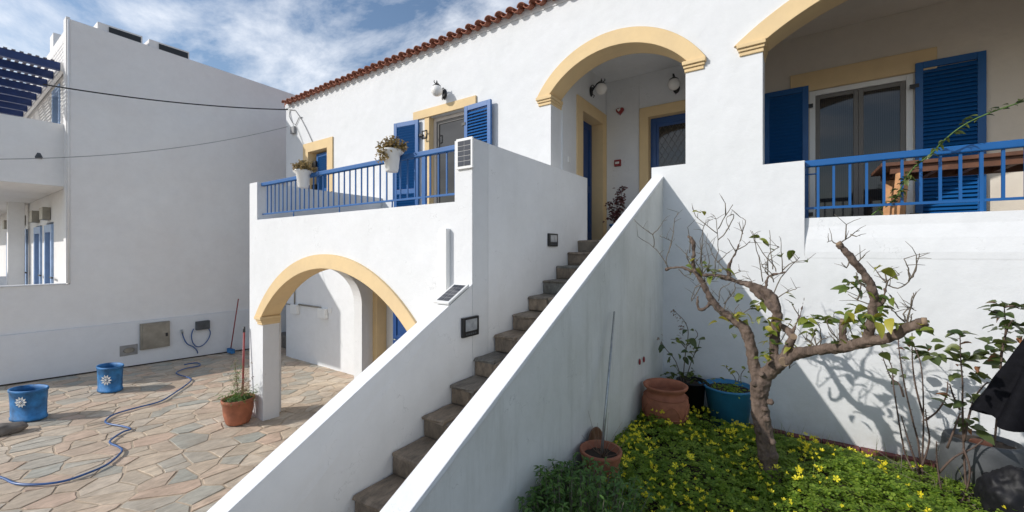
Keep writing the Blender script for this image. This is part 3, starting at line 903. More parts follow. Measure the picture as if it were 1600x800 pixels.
# near wall
def slope_wall(name, x0, x1, yend, ztop_at, ybot, zb, mat, extra=None):
    """side wall with a slightly uneven hand-plastered top"""
    N = 40
    top = []
    for k in range(N + 1):
        yy = yend + (ybot - yend) * k / N
        top.append((yy, ztop_at(yy)))
    poly = top + [(ybot, zb), (yend, zb)]
    m = MB(); n = len(poly)
    vs = []
    for xx in (x0, x1):
        for k, (a, b) in enumerate(poly):
            wob = 0.004 * noise.noise(Vector((xx * 5, a * 2.2, b * 0.5))) if k <= N else 0
            vs.append((xx + (0.003 * noise.noise(Vector((a * 3, xx, 1))) if k <= N else 0), a, b + wob))
    fs = [tuple(range(n)), tuple(reversed(range(n, 2 * n)))] + [(i, i + n, (i + 1) % n + n, (i + 1) % n) for i in range(n)]
    m.add(vs, fs)
    return m.build(name, mat, stairs)
nz = lambda y: 3.625 - 0.497 * (5.45 - y)
slope_wall('garden_side_wall', -1.517, -1.385, FAC + 0.02, nz, 0.0, -0.3, M['weathered'])
# the thin bright coping coat over it
cp = MB()
N = 60
for k in range(N):
    ya = FAC - 0.001 - (FAC) * k / N; yb = FAC - 0.001 - (FAC) * (k + 1) / N
cv = []; cf = []
for k in range(N + 1):
    yy = FAC - 0.001 - 5.44 * k / N
    zt = nz(yy)
    drip = 0.022 + 0.012 * noise.noise(Vector((yy * 6, 0, 3))) + 0.008 * noise.noise(Vector((yy * 21, 1, 3)))
    ins = 0.17
    cv += [(-1.522, yy, zt - ins), (-1.522, yy, zt + 0.008), (-1.380, yy, zt + 0.006), (-1.3795 + 0.002, yy, zt - drip), (-1.4, yy, zt - drip - 0.004), (-1.4, yy, zt - ins)]
for k in range(N):
    for j in range(6):
        a = k * 6 + j; b = k * 6 + (j + 1) % 6
        cf.append((a, b, b + 6, a + 6))
cf.append(tuple(range(6))); cf.append(tuple(N * 6 + j for j in range(6)))
MB().add(cv, cf).build('wall_coping', M['stair_white'], stairs)
# inner render of the same wall, facing the steps
box('inner_render', -1.5235, -1.5175, 0.0, FAC - 0.002, -0.3, 0.4, M['stair_white'], stairs)
lz = lambda y: 2.191 - 0.53 * (2.77 - y) + 0.155 * 0
slope_wall('courtyard_side_wall', -2.722, -2.5705, BF - 0.001, lambda y: 2.191 - 0.535 * (2.77 - y), -0.6, -0.5, M['stair_white'])

# ------------------------------------------------------------------ railings
br = empty('balcony_railing', (-5.0, 3.13, 3.2), 'long blue metal railing with thin balusters on the left balcony', 'railing')
yr = 3.14
MB().box(-6.99, -2.805, yr - 0.03, yr + 0.03, 3.70, 3.755).build('top_rail', M['blue'], br, bevel=0.008)
MB().box(-6.99, -2.805, yr - 0.012, yr + 0.012, 3.245, 3.265).build('bottom_rail', M['blue'], br)
bal = MB().box(-0.007, 0.007, -0.007, 0.007, 0, 0.4345).mesh('baluster'); bal.materials.append(M['blue'])
x = -6.84
k = 0
while x < -2.86:
    o = bpy.data.objects.new('baluster', bal); col.objects.link(o); o.parent = br
    o.location = Vector((x, yr, 3.2655)) - off_of(br); x += 0.1205
for x in (-6.05, -4.9, -3.85):
    MB().tube([(x, yr, 3.165), (x, yr, 3.246)], 0.009, 6).build('post', M['blue'], br)
MB().box(-3.34, -3.29, yr - 0.015, yr + 0.015, 3.164, 3.70).build('post', M['blue'], br)
lr = empty('loggia_railing', (1.0, 5.55, 3.03), 'blue metal railing with wide spaced balusters in front of the right loggia', 'railing')
yr = 5.56
MB().box(0.102, 2.798, yr - 0.03, yr + 0.03, 3.588, 3.66).build('top_rail', M['blue'], lr, bevel=0.01)
MB().box(0.102, 2.798, yr - 0.01, yr + 0.01, 3.125, 3.15).build('bottom_rail', M['blue'], lr)
bal2 = MB().box(-0.011, 0.011, -0.009, 0.009, 0, 0.4375).mesh('baluster'); bal2.materials.append(M['blue'])
x = 0.22 + 0.134
k = 0
while x < 2.7:
    if k % 9 != 8:
        o = bpy.data.objects.new('baluster', bal2); col.objects.link(o); o.parent = lr
        o.location = Vector((x, yr, 3.1505)) - off_of(lr)
    else:
        MB().box(x - 0.012, x + 0.012, yr - 0.012, yr + 0.012, 3.029, 3.5875).build('post', M['blue'], lr)
    x += 0.134; k += 1
MB().box(0.208, 0.232, yr - 0.012, yr + 0.012, 3.029, 3.5875).build('post', M['blue'], lr)
MB().tube([(0.102, yr, 3.51), (0.21, yr, 3.51)], 0.008, 6).build('bracket', M['blue'], lr)

# ------------------------------------------------------------------ neighbour's house
nb = empty('neighbour_house', (-15.0, 6.0, 0.0), 'large plain grey-white house in shade with a low plinth at the left of the courtyard', 'house')
NXF = -12.5
nbw = plate('side_wall', 'X', [(0.4, -0.5), (12.0, -0.5), (12.0, 7.30), (6.32, 7.42), (1.83, 7.53), (1.83, 1.97), (0.4, 1.97)], [], NXF - 0.3, NXF, M['grey_white'], nb)
box('plinth', NXF - 0.01, NXF + 0.055, 0.4, 12.0, -0.4, 1.05, M['plinth'], nb)
box('corner_pilaster', NXF - 0.25, NXF + 0.012, 1.77, 1.829, 1.996, 7.56, M['grey_white'], nb)
nbf = plate('front_wall', 'Y', [(-27.0, -0.5), (NXF - 0.301, -0.5), (NXF - 0.301, 7.5), (-27.0, 7.5)],
      [rect(-22.9, -21.8, 1.1, 3.3), rect(-19.4, -18.3, 1.1, 3.3), rect(-16.95, -15.95, 1.1, 3.33), rect(-15.35, -14.4, 1.1, 3.36), rect(-14.5, -13.6, 4.9, 6.45)], 1.84, 2.14, M['grey_white'], nb)
box('roof_slab', -27.0, NXF - 0.301, 2.141, 12.0, 7.1, 7.3, M['grey_white'], nb)
# painted brick courses on the upper front
bk = MB()
bm_ = MB().box(0, 0.235, -0.012, 0, 0, 0.075).mesh('brick'); bm_.materials.append(M['grey_white'])
cnt = 0; restb = MB()
for r_ in range(34):
    zb = 4.25 + r_ * 0.09
    for c_ in range(16):
        xb = -16.4 + c_ * 0.25 + (0.125 if r_ % 2 else 0)
        if xb + 0.235 > NXF - 0.31 or (xb + .235 > -14.6 and xb < -13.5 and 4.82 < zb < 6.5): continue
        if cnt < 290:
            o = bpy.data.objects.new('brick', bm_); col.objects.link(o); o.parent = nbf
            o.location = Vector((xb, 1.8395, zb)) - off_of(nb); cnt += 1
        else: restb.box(xb, xb + 0.235, 1.8275, 1.8395, zb, zb + 0.075)
if restb.v:
    o = restb.build('brick', M['grey_white'], nbf); o['kind'] = 'stuff'
for x0, x1 in ((-22.9, -21.8), (-19.4, -18.3), (-16.95, -15.95), (-15.35, -14.4)):
    dz = 3.3
    f = MB().box(x0, x0 + 0.13, 1.80, 1.95, 1.1, 3.3).box(x1 - 0.13, x1, 1.80, 1.95, 1.1, 3.3).box(x0 + .13, x1 - .13, 1.801, 1.95, 3.12, 3.3).build('door_frame', M['pale_blue'], nb)
    d_ = MB().box(x0 + 0.13, x1 - 0.13, 1.90, 1.94, 1.1, 3.12)
    for q in range(14): d_.box(x0 + 0.22, x1 - 0.22, 1.885, 1.90, 1.3 + q * 0.12, 1.38 + q * 0.12)
    d_.build('louvred_door', M['door_blue'], f)
    MB().box((x0 + x1) / 2 - 0.28, (x0 + x1) / 2 + 0.15, 1.70, 1.835, 3.42, 3.72).build('porch_lamp', M['grey_box'], nb, bevel=0.01)
    MB().tube([(x1 + 0.05, 1.78, 2.05), (x1 + 0.45, 1.76, 2.05)], 0.02, 6).build('coat_hook', M['black'], nb)
f = MB().box(-14.49, -14.38, 1.82, 2.0, 4.91, 6.44).box(-13.72, -13.61, 1.82, 2.0, 4.91, 6.44).box(-14.38, -13.72, 1.821, 2.0, 6.3, 6.44).build('window_frame', M['pale_blue'], nb)
MB().box(-14.38, -13.72, 1.93, 1.95, 4.91, 6.3).build('glass_pane', M['glass'], f)
# terrace walls, floor slab and balcony in front
box('terrace_coping', NXF - 0.18, NXF + 0.02, 0.39, 1.768, 1.9705, 1.995, M['white'], nb)
box('terrace_floor', -27.0, NXF - 0.301, 0.4, 1.839, 0.8, 1.1, M['concrete'], nb)
box('balcony_slab', -27.0, -12.82, 0.4, 1.838, 4.03, 4.2, M['grey_white'], nb)
box('balcony_front', -12.82, -12.70, 0.4, 1.80, 4.029, 5.34, M['grey_white'], nb)
box('partition', -16.0, -15.8, 0.4, 1.25, 1.101, 2.05, M['white'], nb)
box('partition', -18.4, -18.2, 0.4, 1.28, 1.101, 2.2, M['white'], nb)
box('pillar', -18.3, -18.0, 1.45, 1.75, 1.102, 4.029, M['grey_white'], nb)
MB().tube([(NXF + 0.03, 1.80, 1.97), (NXF + 0.03, 1.80, 7.5)], 0.013, 8).build('downpipe', M['grey_white'], nb)
MB().lathe([(0.001, 0), (0.05, 0.0), (0.06, 0.03), (0.03, 0.12), (0.001, 0.12)], (0, 0, 0), 16).build('satellite_bracket', M['grey_plastic'], nb, local=True).location = Vector((-12.72, 1.42, 4.55)) - off_of(nb)
# clerestory boxes on the roof edge
for y0, y1 in ((2.25, 3.0), (3.12, 3.9)):
    zt = 7.50 - (y0 - 2.25) * 0.012
    b_ = box('roof_vent', NXF - 0.55, NXF - 0.05, y0, y1, 7.3, zt + 0.19, M['grey_white'], nb)
    MB().box(NXF - 0.049, NXF - 0.035, y0 + 0.18, y1 - 0.03, zt, zt + 0.15).build('vent_grille', M['black'], b_)
box('chimney', -15.75, -15.3, 1.95, 2.35, 7.3, 8.15, M['grey_white'], nb)
# pergola
pg = empty('blue_pergola', (-13.0, 1.0, 6.6), 'dark blue timber pergola with pale slats over the upper terrace of the neighbouring house', 'pergola')
for i in range(14):
    xb = -12.92 - i * 0.76
    MB().box(xb - 0.05, xb + 0.05, 0.35, 1.74, 6.52, 6.68).build('beam', M['pergola_blue'], pg)
sl = MB().box(-26.9, -12.85, -0.026, 0.026, 0, 0.022).mesh('slat'); sl.materials.append(M['pergola_blue'])
sl.transform(Matrix.Translation((-off_of(pg).x, 0, 0)))
sl.materials.clear(); sl.materials.append(simple('weathered_pergola_slat', (0.20, 0.19, 0.22), 0.7, 0.1))
y = 0.37
while y < 1.72:
    o = bpy.data.objects.new('slat', sl); col.objects.link(o); o.parent = pg
    o.location = (0, y - off_of(pg).y, 6.681 - off_of(pg).z); y += 0.105
MB().box(-26.9, -12.86, 1.741, 1.80, 6.50, 6.69).build('ledger', M['grey_white'], pg)

# step in the alley
st = box('stone_step', -12.4, -11.2, 5.9, 6.3, -0.2, 0.28, M['rock'], bevel=0.03); props(st, 'rough grey stone step in the shaded alley behind the broom', 'step')

# ------------------------------------------------------------------ wall lamps
def wall_lamp(label):
    """globe on a black scroll bracket; the wall is at local y = 0 and the lamp stands out to -y"""
    t = empty('globe_wall_lamp', (0, 0, 0), label, 'wall lamp', 'white globe lamps on black scroll brackets')
    b = MB()
    b.lathe([(0.001, 0), (0.055, 0), (0.06, 0.012), (0.035, 0.03), (0.001, 0.032)], (0, 0, 0), 20)
    b.v = [(x, -z, y * 1.6) for x, y, z in b.v]
    arm = [(0, -0.02, -0.01), (0, -0.06, 0.05), (0, -0.12, 0.11), (0, -0.17, 0.135), (0, -0.20, 0.125)]
    b.tube(arm, 0.014, 8)
    sc = [(0, -0.03 - 0.03 * math.cos(q) * (1 - q / 9), 0.07 + 0.045 * math.sin(q) * (1 - q / 9)) for q in [i * 0.5 for i in range(14)]]
    b.tube(sc, 0.009, 6)
    b.tube([(0, -0.03, -0.05), (0, -0.07, -0.09), (0, -0.05, -0.12)], 0.008, 6)
    b.lathe([(0.001, 0.0), (0.055, 0.0), (0.075, -0.02), (0.062, -0.03), (0.02, 0.03), (0.001, 0.05)], (0, -0.20, 0.105), 20)
    b.tube([(0, -0.20, 0.13), (0, -0.20, 0.185)], [0.02, 0.006], 8)
    b.tube([(0, -0.235, 0.12), (0, -0.27, 0.14), (0, -0.262, 0.165)], 0.008, 6)
    b.build('bracket', M['black'], t)
    g = MB().sphere((0, -0.20, 0.005), 0.102, 28, 18); g.build('globe', M['globe'], t)
    return t
l1 = wall_lamp('white globe lamp on black bracket above the balcony door lintel')
l1.location = (-5.232, FAC, onY(683.6, 141.7, 5.25).z)
l2 = copy_tree(l1); l2['label'] = 'white globe lamp on the shaded side wall above the open porch doorway'
l2.location = (-3.0, 6.86, 5.53); l2.rotation_euler = (0, 0, R(90))
l3 = copy_tree(l1); l3['label'] = 'white globe lamp on the porch rear wall above the lattice glass door'
l3.location = (-1.70, BK, 5.54)

# ------------------------------------------------------------------ small things on the walls
def solar(label, loc, rot, w, h, cols=2, rows=5):
    t = empty('solar_panel', loc, label, 'solar panel', 'small solar panels of the wall lights')
    t['world_off'] = [0, 0, 0]
    t.rotation_euler = rot
    MB().box(-w / 2, w / 2, -0.02, 0, -h / 2, h / 2).build('frame', M['upvc'], t, bevel=0.003)
    mx, mz = 0.022, 0.025
    cw, ch = (w - 2 * mx) / cols, (h - 2 * mz) / rows
    MB().box(-w / 2 + mx, w / 2 - mx, -0.0215, -0.02, -h / 2 + mz, h / 2 - mz).build('backing', M['grey_cable'], t)
    for i in range(cols):
        for j in range(rows):
            MB().box(-w / 2 + mx + i * cw + .004, -w / 2 + mx + (i + 1) * cw - .004, -0.024, -0.0217, -h / 2 + mz + j * ch + .004, -h / 2 + mz + (j + 1) * ch - .004).build('solar_cell', M['cell'], t)
    return t
solar('upright white framed solar panel on the balcony parapet end', (-2.655, BF - 0.004, 3.625), (0, 0, 0), 0.21, 0.30)
yv = 2.86
s2 = solar('tilted solar panel lying on the sloping stair wall top', (-2.65, 2.86, 2.191 + 0.535 * 0.09 + 0.02), (R(-90 + 28), 0, 0), 0.19, 0.32, 2, 5)
def flood(label, y, z, w=0.235, h=0.185):
    t = empty('flood_light', (-2.57, y, z), label, 'floodlight', 'black framed floodlights on the stair wall')
    t['world_off'] = [0, 0, 0]
    MB().box(0.001, 0.03, -w / 2, w / 2, -h / 2, h / 2).build('housing', M['black'], t, bevel=0.005)
    MB().box(0.03, 0.033, -w / 2 + .035, w / 2 - .035, -h / 2 + .055, h / 2 - .02).build('lens', M['lens'], t)
    for q in range(5): MB().box(0.03, 0.032, -w / 2 + .04 + q * 0.032, -w / 2 + .062 + q * 0.032, -h / 2 + .018, -h / 2 + .035).build('led', M['grey_plastic'], t)
flood('lower floodlight with black frame beside the middle steps', 3.01, 1.945)
flood('upper floodlight with black frame near the top step', 4.645, 2.81, 0.235, 0.165)
dct = MB().box(-2.965, -2.86, BF - 0.06, BF - 0.001, 2.0, 2.895).build('duct_cover', M['upvc'], loc=(-2.91, BF, 2.0), bevel=0.004)
props(dct, 'tall white cable duct on the lit wall beside the tilted solar panel', 'cable duct')
# heart plaque, alarm, switch, sockets
hp = []
for i in range(25):
    t = 2 * PI * i / 25
    hp.append((0.0048 * 16 * math.sin(t) ** 3, 0.0048 * (13 * math.cos(t) - 5 * math.cos(2 * t) - 2 * math.cos(3 * t) - math.cos(4 * t))))
ht = empty('heart_plaque', (-2.72, BK, 5.33), 'red and white heart plaque on the porch rear wall between the two doors', 'plaque')
MB().prism([(-2.72 + u, 5.33 + v) for u, v in hp], 'Y', BK - 0.03, BK - 0.001).build('heart', M['red'], ht, bevel=0.004)
MB().prism([(-2.72 + u * 0.42 - 0.02, 5.35 + v * 0.42) for u, v in hp], 'Y', BK - 0.036, BK - 0.0301).build('centre', M['petal_white'], ht)
al = empty('alarm_box', (-2.76, BK, 4.345), 'small square red alarm box below the heart plaque', 'alarm box')
MB().box(-2.825, -2.70, BK - 0.05, BK - 0.001, 4.285, 4.405).build('case', M['red'], al, bevel=0.006)
MB().box(-2.80, -2.725, BK - 0.054, BK - 0.0501, 4.325, 4.365).build('window', M['petal_white'], al)
sw = MB().box(-2.999, -2.985, 5.95, 6.03, 4.1, 4.19).build('light_switch', M['upvc'], loc=(-2.99, 5.99, 4.14), bevel=0.003); props(sw, 'white light switch beside the porch side doorway', 'switch')
jb = empty('junction_boxes', (-9.7, FAC, 1.2), 'two grey junction boxes joined by a horizontal conduit on the wall under the balcony', 'junction box')
for x in (-10.34, -9.1): MB().box(x - 0.16, x + 0.15, FAC - 0.09, FAC - 0.001, 1.09, 1.32).build('box', M['upvc'], jb, bevel=0.008)
MB().tube([(-10.87, FAC - 0.02, 1.30), (-10.5, FAC - 0.02, 1.29)], 0.014, 8).build('conduit', M['grey_box'], jb)
MB().tube([(-10.19, FAC - 0.03, 1.33), (-9.22, FAC - 0.03, 1.33)], 0.022, 8).build('conduit', M['grey_box'], jb)
MB().tube([(-10.4, FAC - 0.03, 1.32), (-10.4, FAC - 0.03, 1.9)], 0.016, 8).build('conduit', M['grey_box'], jb)
sk = MB().box(-8.93, -8.82, FAC - 0.02, FAC - 0.001, 1.23, 1.35).build('wall_switch', M['upvc'], loc=(-8.87, FAC, 1.29), bevel=0.003); props(sk, 'small white switch right of the junction boxes under the balcony', 'switch')
# meter cabinet, vent and hose hook on the neighbour's wall
WP = NXF + 0.055
mc = empty('meter_cabinet', (WP, 3.2, 0.65), 'grey metal meter cabinet set in the plinth of the shaded wall', 'cabinet')
a, b = onX(218, 506, WP), onX(264, 540, WP)
MB().box(WP, WP + 0.07, a.y, b.y, b.z, a.z).build('case', M['grey_box'], mc, bevel=0.006)
MB().box(WP + 0.07, WP + 0.085, a.y + 0.035, b.y - 0.03, b.z + 0.04, a.z - 0.035).build('door', M['grey_box'], mc, bevel=0.006)
MB().box(WP + 0.085, WP + 0.11, b.y - 0.085, b.y - 0.05, (a.z + b.z) / 2 - 0.05, (a.z + b.z) / 2 + 0.03).build('handle', M['black'], mc)
vp = empty('water_vent_plate', (WP, 2.75, 0.4), 'small grey plate with an oval hole low on the shaded wall', 'vent plate')
a, b = onX(187, 541, WP), onX(215, 553, WP)
MB().box(WP - 0.002, WP + 0.012, a.y, b.y, b.z, a.z).build('plate', M['concrete'], vp, bevel=0.003)
m = MB().lathe([(0.05, 0), (0.075, 0.012), (0.06, 0.02), (0.05, 0.01)], (0, 0, 0), 20, 1.3, 0.8)
m.v = [(WP + 0.012 + z, (a.y + b.y) / 2 + x, (a.z + b.z) / 2 + y) for x, y, z in m.v]
m.build('oval_ring', M['grey_box'], vp)

# ------------------------------------------------------------------ cables
def sag(a, b, s, n=24):
    a, b = Vector(a), Vector(b)
    return [a.lerp(b, i / n) - Vector((0, 0, s * 4 * (i / n) * (1 - i / n))) for i in range(n + 1)]
c1 = MB().tube(sag((-12.44, 1.45, 6.02), (-10.70, FAC - 0.03, 6.30), 0.10), 0.014, 6).build('overhead_cable', M['cable'], loc=(-12, 3.5, 6.2)); props(c1, 'thick black cable strung from the blue pergola to the corner of the white house', 'cable')
pA = onX(0, 250, -12.3); pA.y = 0.9
c2 = MB().tube(sag(pA - Vector((0.15, 0.3, 0.02)), (-10.75, FAC - 0.03, 5.87), 0.22), 0.008, 6).build('overhead_wire', M['grey_cable'], loc=(-11.6, 3.0, 5.0)); props(c2, 'thin grey wire crossing the shaded wall below the black cable', 'wire')
cb = empty('wall_cables', (-10.6, FAC, 6.2), 'looped grey cables and small insulator box at the top corner of the white house', 'cables')
F2 = FAC - 0.02
W_ = lambda *q: [onY(px, py, F2) for px, py in q]
MB().tube(W_((452, 171), (461, 172), (470, 185), (478, 200), (484, 213), (490, 226)), 0.009, 6).build('cable', M['grey_cable'], cb)
MB().tube(W_((453, 172), (452, 182), (457, 192), (462, 195), (467, 184), (472, 183)), 0.009, 6).build('cable', M['grey_cable'], cb)
MB().tube(W_((462, 196), (468, 210), (476, 232), (482, 246)), 0.006, 6).build('cable', M['grey_cable'], cb)
a = onY(459, 203, F2); MB().box(a.x - 0.09, a.x + 0.09, F2 - 0.05, F2 + 0.019, a.z - 0.10, a.z + 0.08).build('insulator_box', M['grey_cable'], cb, bevel=0.01)

# ------------------------------------------------------------------ plant helpers
rnd = random.Random(11)
def leaf_mesh(name, L, W, fold=0.25, curl=0.3, mat=None, seg=4, tip=1.0):
    vs = []; fs = []
    for i in range(seg + 1):
        t = i / seg
        w = W * 0.5 * (math.sin(PI * min(1, t ** 0.8)) ** 0.8 if 0 < t < 1 else 0.02)
        y = L * t; z = -curl * L * t * t
        vs += [(-w, y, z + w * fold * 2), (0, y, z), (w, y, z + w * fold * 2)]
    for i in range(seg):
        a = i * 3
        fs += [(a, a + 1, a + 4, a + 3), (a + 1, a + 2, a + 5, a + 4)]
    me = bpy.data.meshes.new(name); me.from_pydata(vs, [], fs)
    for p in me.polygons: p.use_smooth = True
    if mat: me.materials.append(mat)
    return me
def rand_rot(r, droop=0.5):
    return Matrix.Rotation(r.uniform(0, 2 * PI), 3, 'Z') @ Matrix.Rotation(r.uniform(-droop - 0.15, 0.55), 3, 'X') @ Matrix.Rotation(r.uniform(-0.7, 0.7), 3, 'Y')
def put_leaf(me, p, parent, r, s=1.0, rot=None):
    o = bpy.data.objects.new('leaf', me); col.objects.link(o); o.parent = parent
    o.location = Vector(p) - off_of(parent)
    o.rotation_euler = (rot or rand_rot(r)).to_euler(); o.scale = (s, s, s)
    return o
def scatter_leaves(mb, base_me, pts, r, smin=0.7, smax=1.3):
    vs0 = [v.co.copy() for v in base_me.vertices]; fs0 = [tuple(p.vertices) for p in base_me.polygons]
    for p in pts:
        s = r.uniform(smin, smax); rt = rand_rot(r)
        mb.add([Vector(p) + rt @ (v * s) for v in vs0], fs0, True)
def smooth_path(pts, sub=4):
    """Catmull-Rom"""
    P = [Vector(p) for p in pts]
    if len(P) < 3: return P
    out = []
    for i in range(len(P) - 1):
        p0 = P[max(0, i - 1)]; p1 = P[i]; p2 = P[i + 1]; p3 = P[min(len(P) - 1, i + 2)]
        for k in range(sub):
            t = k / sub
            out.append(0.5 * ((2 * p1) + (-p0 + p2) * t + (2 * p0 - 5 * p1 + 4 * p2 - p3) * t * t + (-p0 + 3 * p1 - 3 * p2 + p3) * t ** 3))
    out.append(P[-1]); return out

# ------------------------------------------------------------------ the pruned lemon tree
TY = 4.15
RS = 0.83
tree = empty('pruned_lemon_tree', (-0.20, TY, GARDEN), 'hard pruned lemon tree with thick forked trunk, bare twigs and a few green leaves', 'tree')
def limb_pts(lst):
    """(px, py, depth offset, radius)"""
    return [onY(a, b, TY + dy) for a, b, dy, r in lst], [r for *_, r in lst]
limbs = [
    [(1203, 752, 0, 0.102), (1200, 720, 0, 0.0892), (1196, 690, 0, 0.0816), (1190, 655, 0, 0.0847), (1186, 620, 0, 0.0771), (1190, 592, 0, 0.0892)],
    [(1188, 600, 0, 0.0638), (1178, 572, 0.004, 0.0589), (1174, 547, 0.01, 0.0551), (1167, 520, 0.016, 0.0532), (1157, 508, 0.022, 0.0456), (1145, 500, 0.028, 0.0437), (1120, 479, 0.036, 0.0391), (1107, 460, 0.044, 0.0345), (1098, 442, 0.05, 0.0299), (1090, 430, 0.052, 0.0253)],
    [(1190, 596, 0, 0.068), (1208, 575, -0.02, 0.0675), (1226, 562, -0.06, 0.0608), (1246, 552, -0.0868, 0.0551), (1269, 548, -0.149, 0.0475), (1295, 545, -0.223, 0.0446), (1325, 541, -0.31, 0.0469), (1355, 534, -0.384, 0.0447), (1382, 530, -0.434, 0.0393), (1410, 517, -0.484, 0.0368), (1430, 506, -0.521, 0.0356), (1446, 503, -0.546, 0.0379)],
    [(1215, 572, -0.02, 0.0475), (1209, 548, 0.006, 0.0437), (1212, 515, 0.014, 0.0437), (1214, 487, 0.02, 0.0459), (1209, 468, 0.024, 0.0437), (1192, 452, 0.028, 0.0393), (1170, 445, 0.034, 0.0299), (1140, 436, 0.04, 0.0253), (1118, 430, 0.046, 0.0207), (1098, 430, 0.052, 0.0161)],
    [(1170, 440, 0.03, 0.023), (1180, 456, 0.02, 0.0299), (1197, 472, 0.012, 0.0322), (1212, 486, 0.012, 0.0391)],
    [(1228, 556, -0.04, 0.0391), (1232, 540, -0.08, 0.0345), (1239, 527, -0.1, 0.0322), (1230, 516, -0.07, 0.0276), (1216, 505, 0, 0.023)],
    [(1356, 534, -0.384, 0.0391), (1359, 512, -0.409, 0.0356), (1364, 478, -0.434, 0.0322), (1362, 450, -0.459, 0.031), (1355, 436, -0.471, 0.031), (1340, 415, -0.496, 0.0276), (1325, 397, -0.521, 0.0253), (1311, 381, -0.546, 0.0264)],
    [(1318, 543, -0.291, 0.0322), (1316, 522, -0.298, 0.0276), (1317, 502, -0.31, 0.0253)],
    [(1090, 432, 0.052, 0.023), (1083, 412, 0.052, 0.0207), (1084, 392, 0.054, 0.0184), (1081, 374, 0.056, 0.0207), (1074, 369, 0.056, 0.0161)],
    [(1092, 431, 0.052, 0.0207), (1082, 424, 0.052, 0.0184), (1065, 418, 0.054, 0.0149), (1047, 419, 0.056, 0.0138), (1040, 423, 0.056, 0.0138)],
    [(1110, 468, 0.042, 0.023), (1107, 478, 0.04, 0.0184), (1092, 484, 0.036, 0.0149), (1090, 462, 0.036, 0.0138)],
    [(1139, 434, 0.04, 0.0172), (1139, 415, 0.038, 0.0161), (1148, 398, 0.036, 0.0138), (1156, 378, 0.036, 0.0092)],
    [(1197, 450, 0.026, 0.0161), (1200, 433, 0.024, 0.0138), (1214, 428, 0.02, 0.0115), (1229, 425, 0.016, 0.0103)],
    [(1365, 480, -0.434, 0.0184), (1380, 472, -0.459, 0.0149), (1383, 450, -0.471, 0.0103)],
    [(1237, 528, -0.09, 0.0138), (1240, 515, -0.08, 0.0115), (1250, 493, -0.1, 0.00805), (1257, 464, -0.1, 0.0046)],
]
tk = MB()
for lb in limbs:
    P, rr = limb_pts(lb)
    Ps = smooth_path(P, 4)
    rs = []
    for i in range(len(Ps)):
        t = i / (len(Ps) - 1) * (len(rr) - 1); k = min(int(t), len(rr) - 2)
        rs.append(RS * (rr[k] + (rr[k + 1] - rr[k]) * (t - k)) * (1 + 0.10 * noise.noise(Ps[i] * 9)))
    tk.tube(Ps, rs, 14)
for px, py, dy, r_ in ((1203, 628, -.1, .035), (1178, 600, -.08, .03), (1199, 655, -.1, .03), (1185, 672, -.09, .03), (1206, 690, -.08, .032), (1196, 640, -.1, .028), (1190, 585, -.09, .03), (1232, 567, -.06, .03), (1150, 500, .1, .03), (1205, 478, .07, .035), (1372, 530, -.43, .030), (1168, 541, 0.0, .03), (1282, 548, -.19, .026), (1208, 712, -.05, .05)):
    tk.sphere(onY(px, py, TY + dy * .85), r_ * RS, 10, 8)
trunk = tk.build('trunk', M['bark'], tree)
rm = trunk.modifiers.new('remesh', 'REMESH'); rm.mode = 'VOXEL'; rm.voxel_size = 0.0075; rm.use_smooth_shade = True
sm = trunk.modifiers.new('smooth', 'SMOOTH'); sm.iterations = 4
tx = bpy.data.textures.new('bark_relief', 'CLOUDS'); tx.noise_scale = 0.05; tx.noise_depth = 4
dm = trunk.modifiers.new('displace', 'DISPLACE'); dm.texture = tx; dm.strength = 0.034; dm.mid_level = 0.5
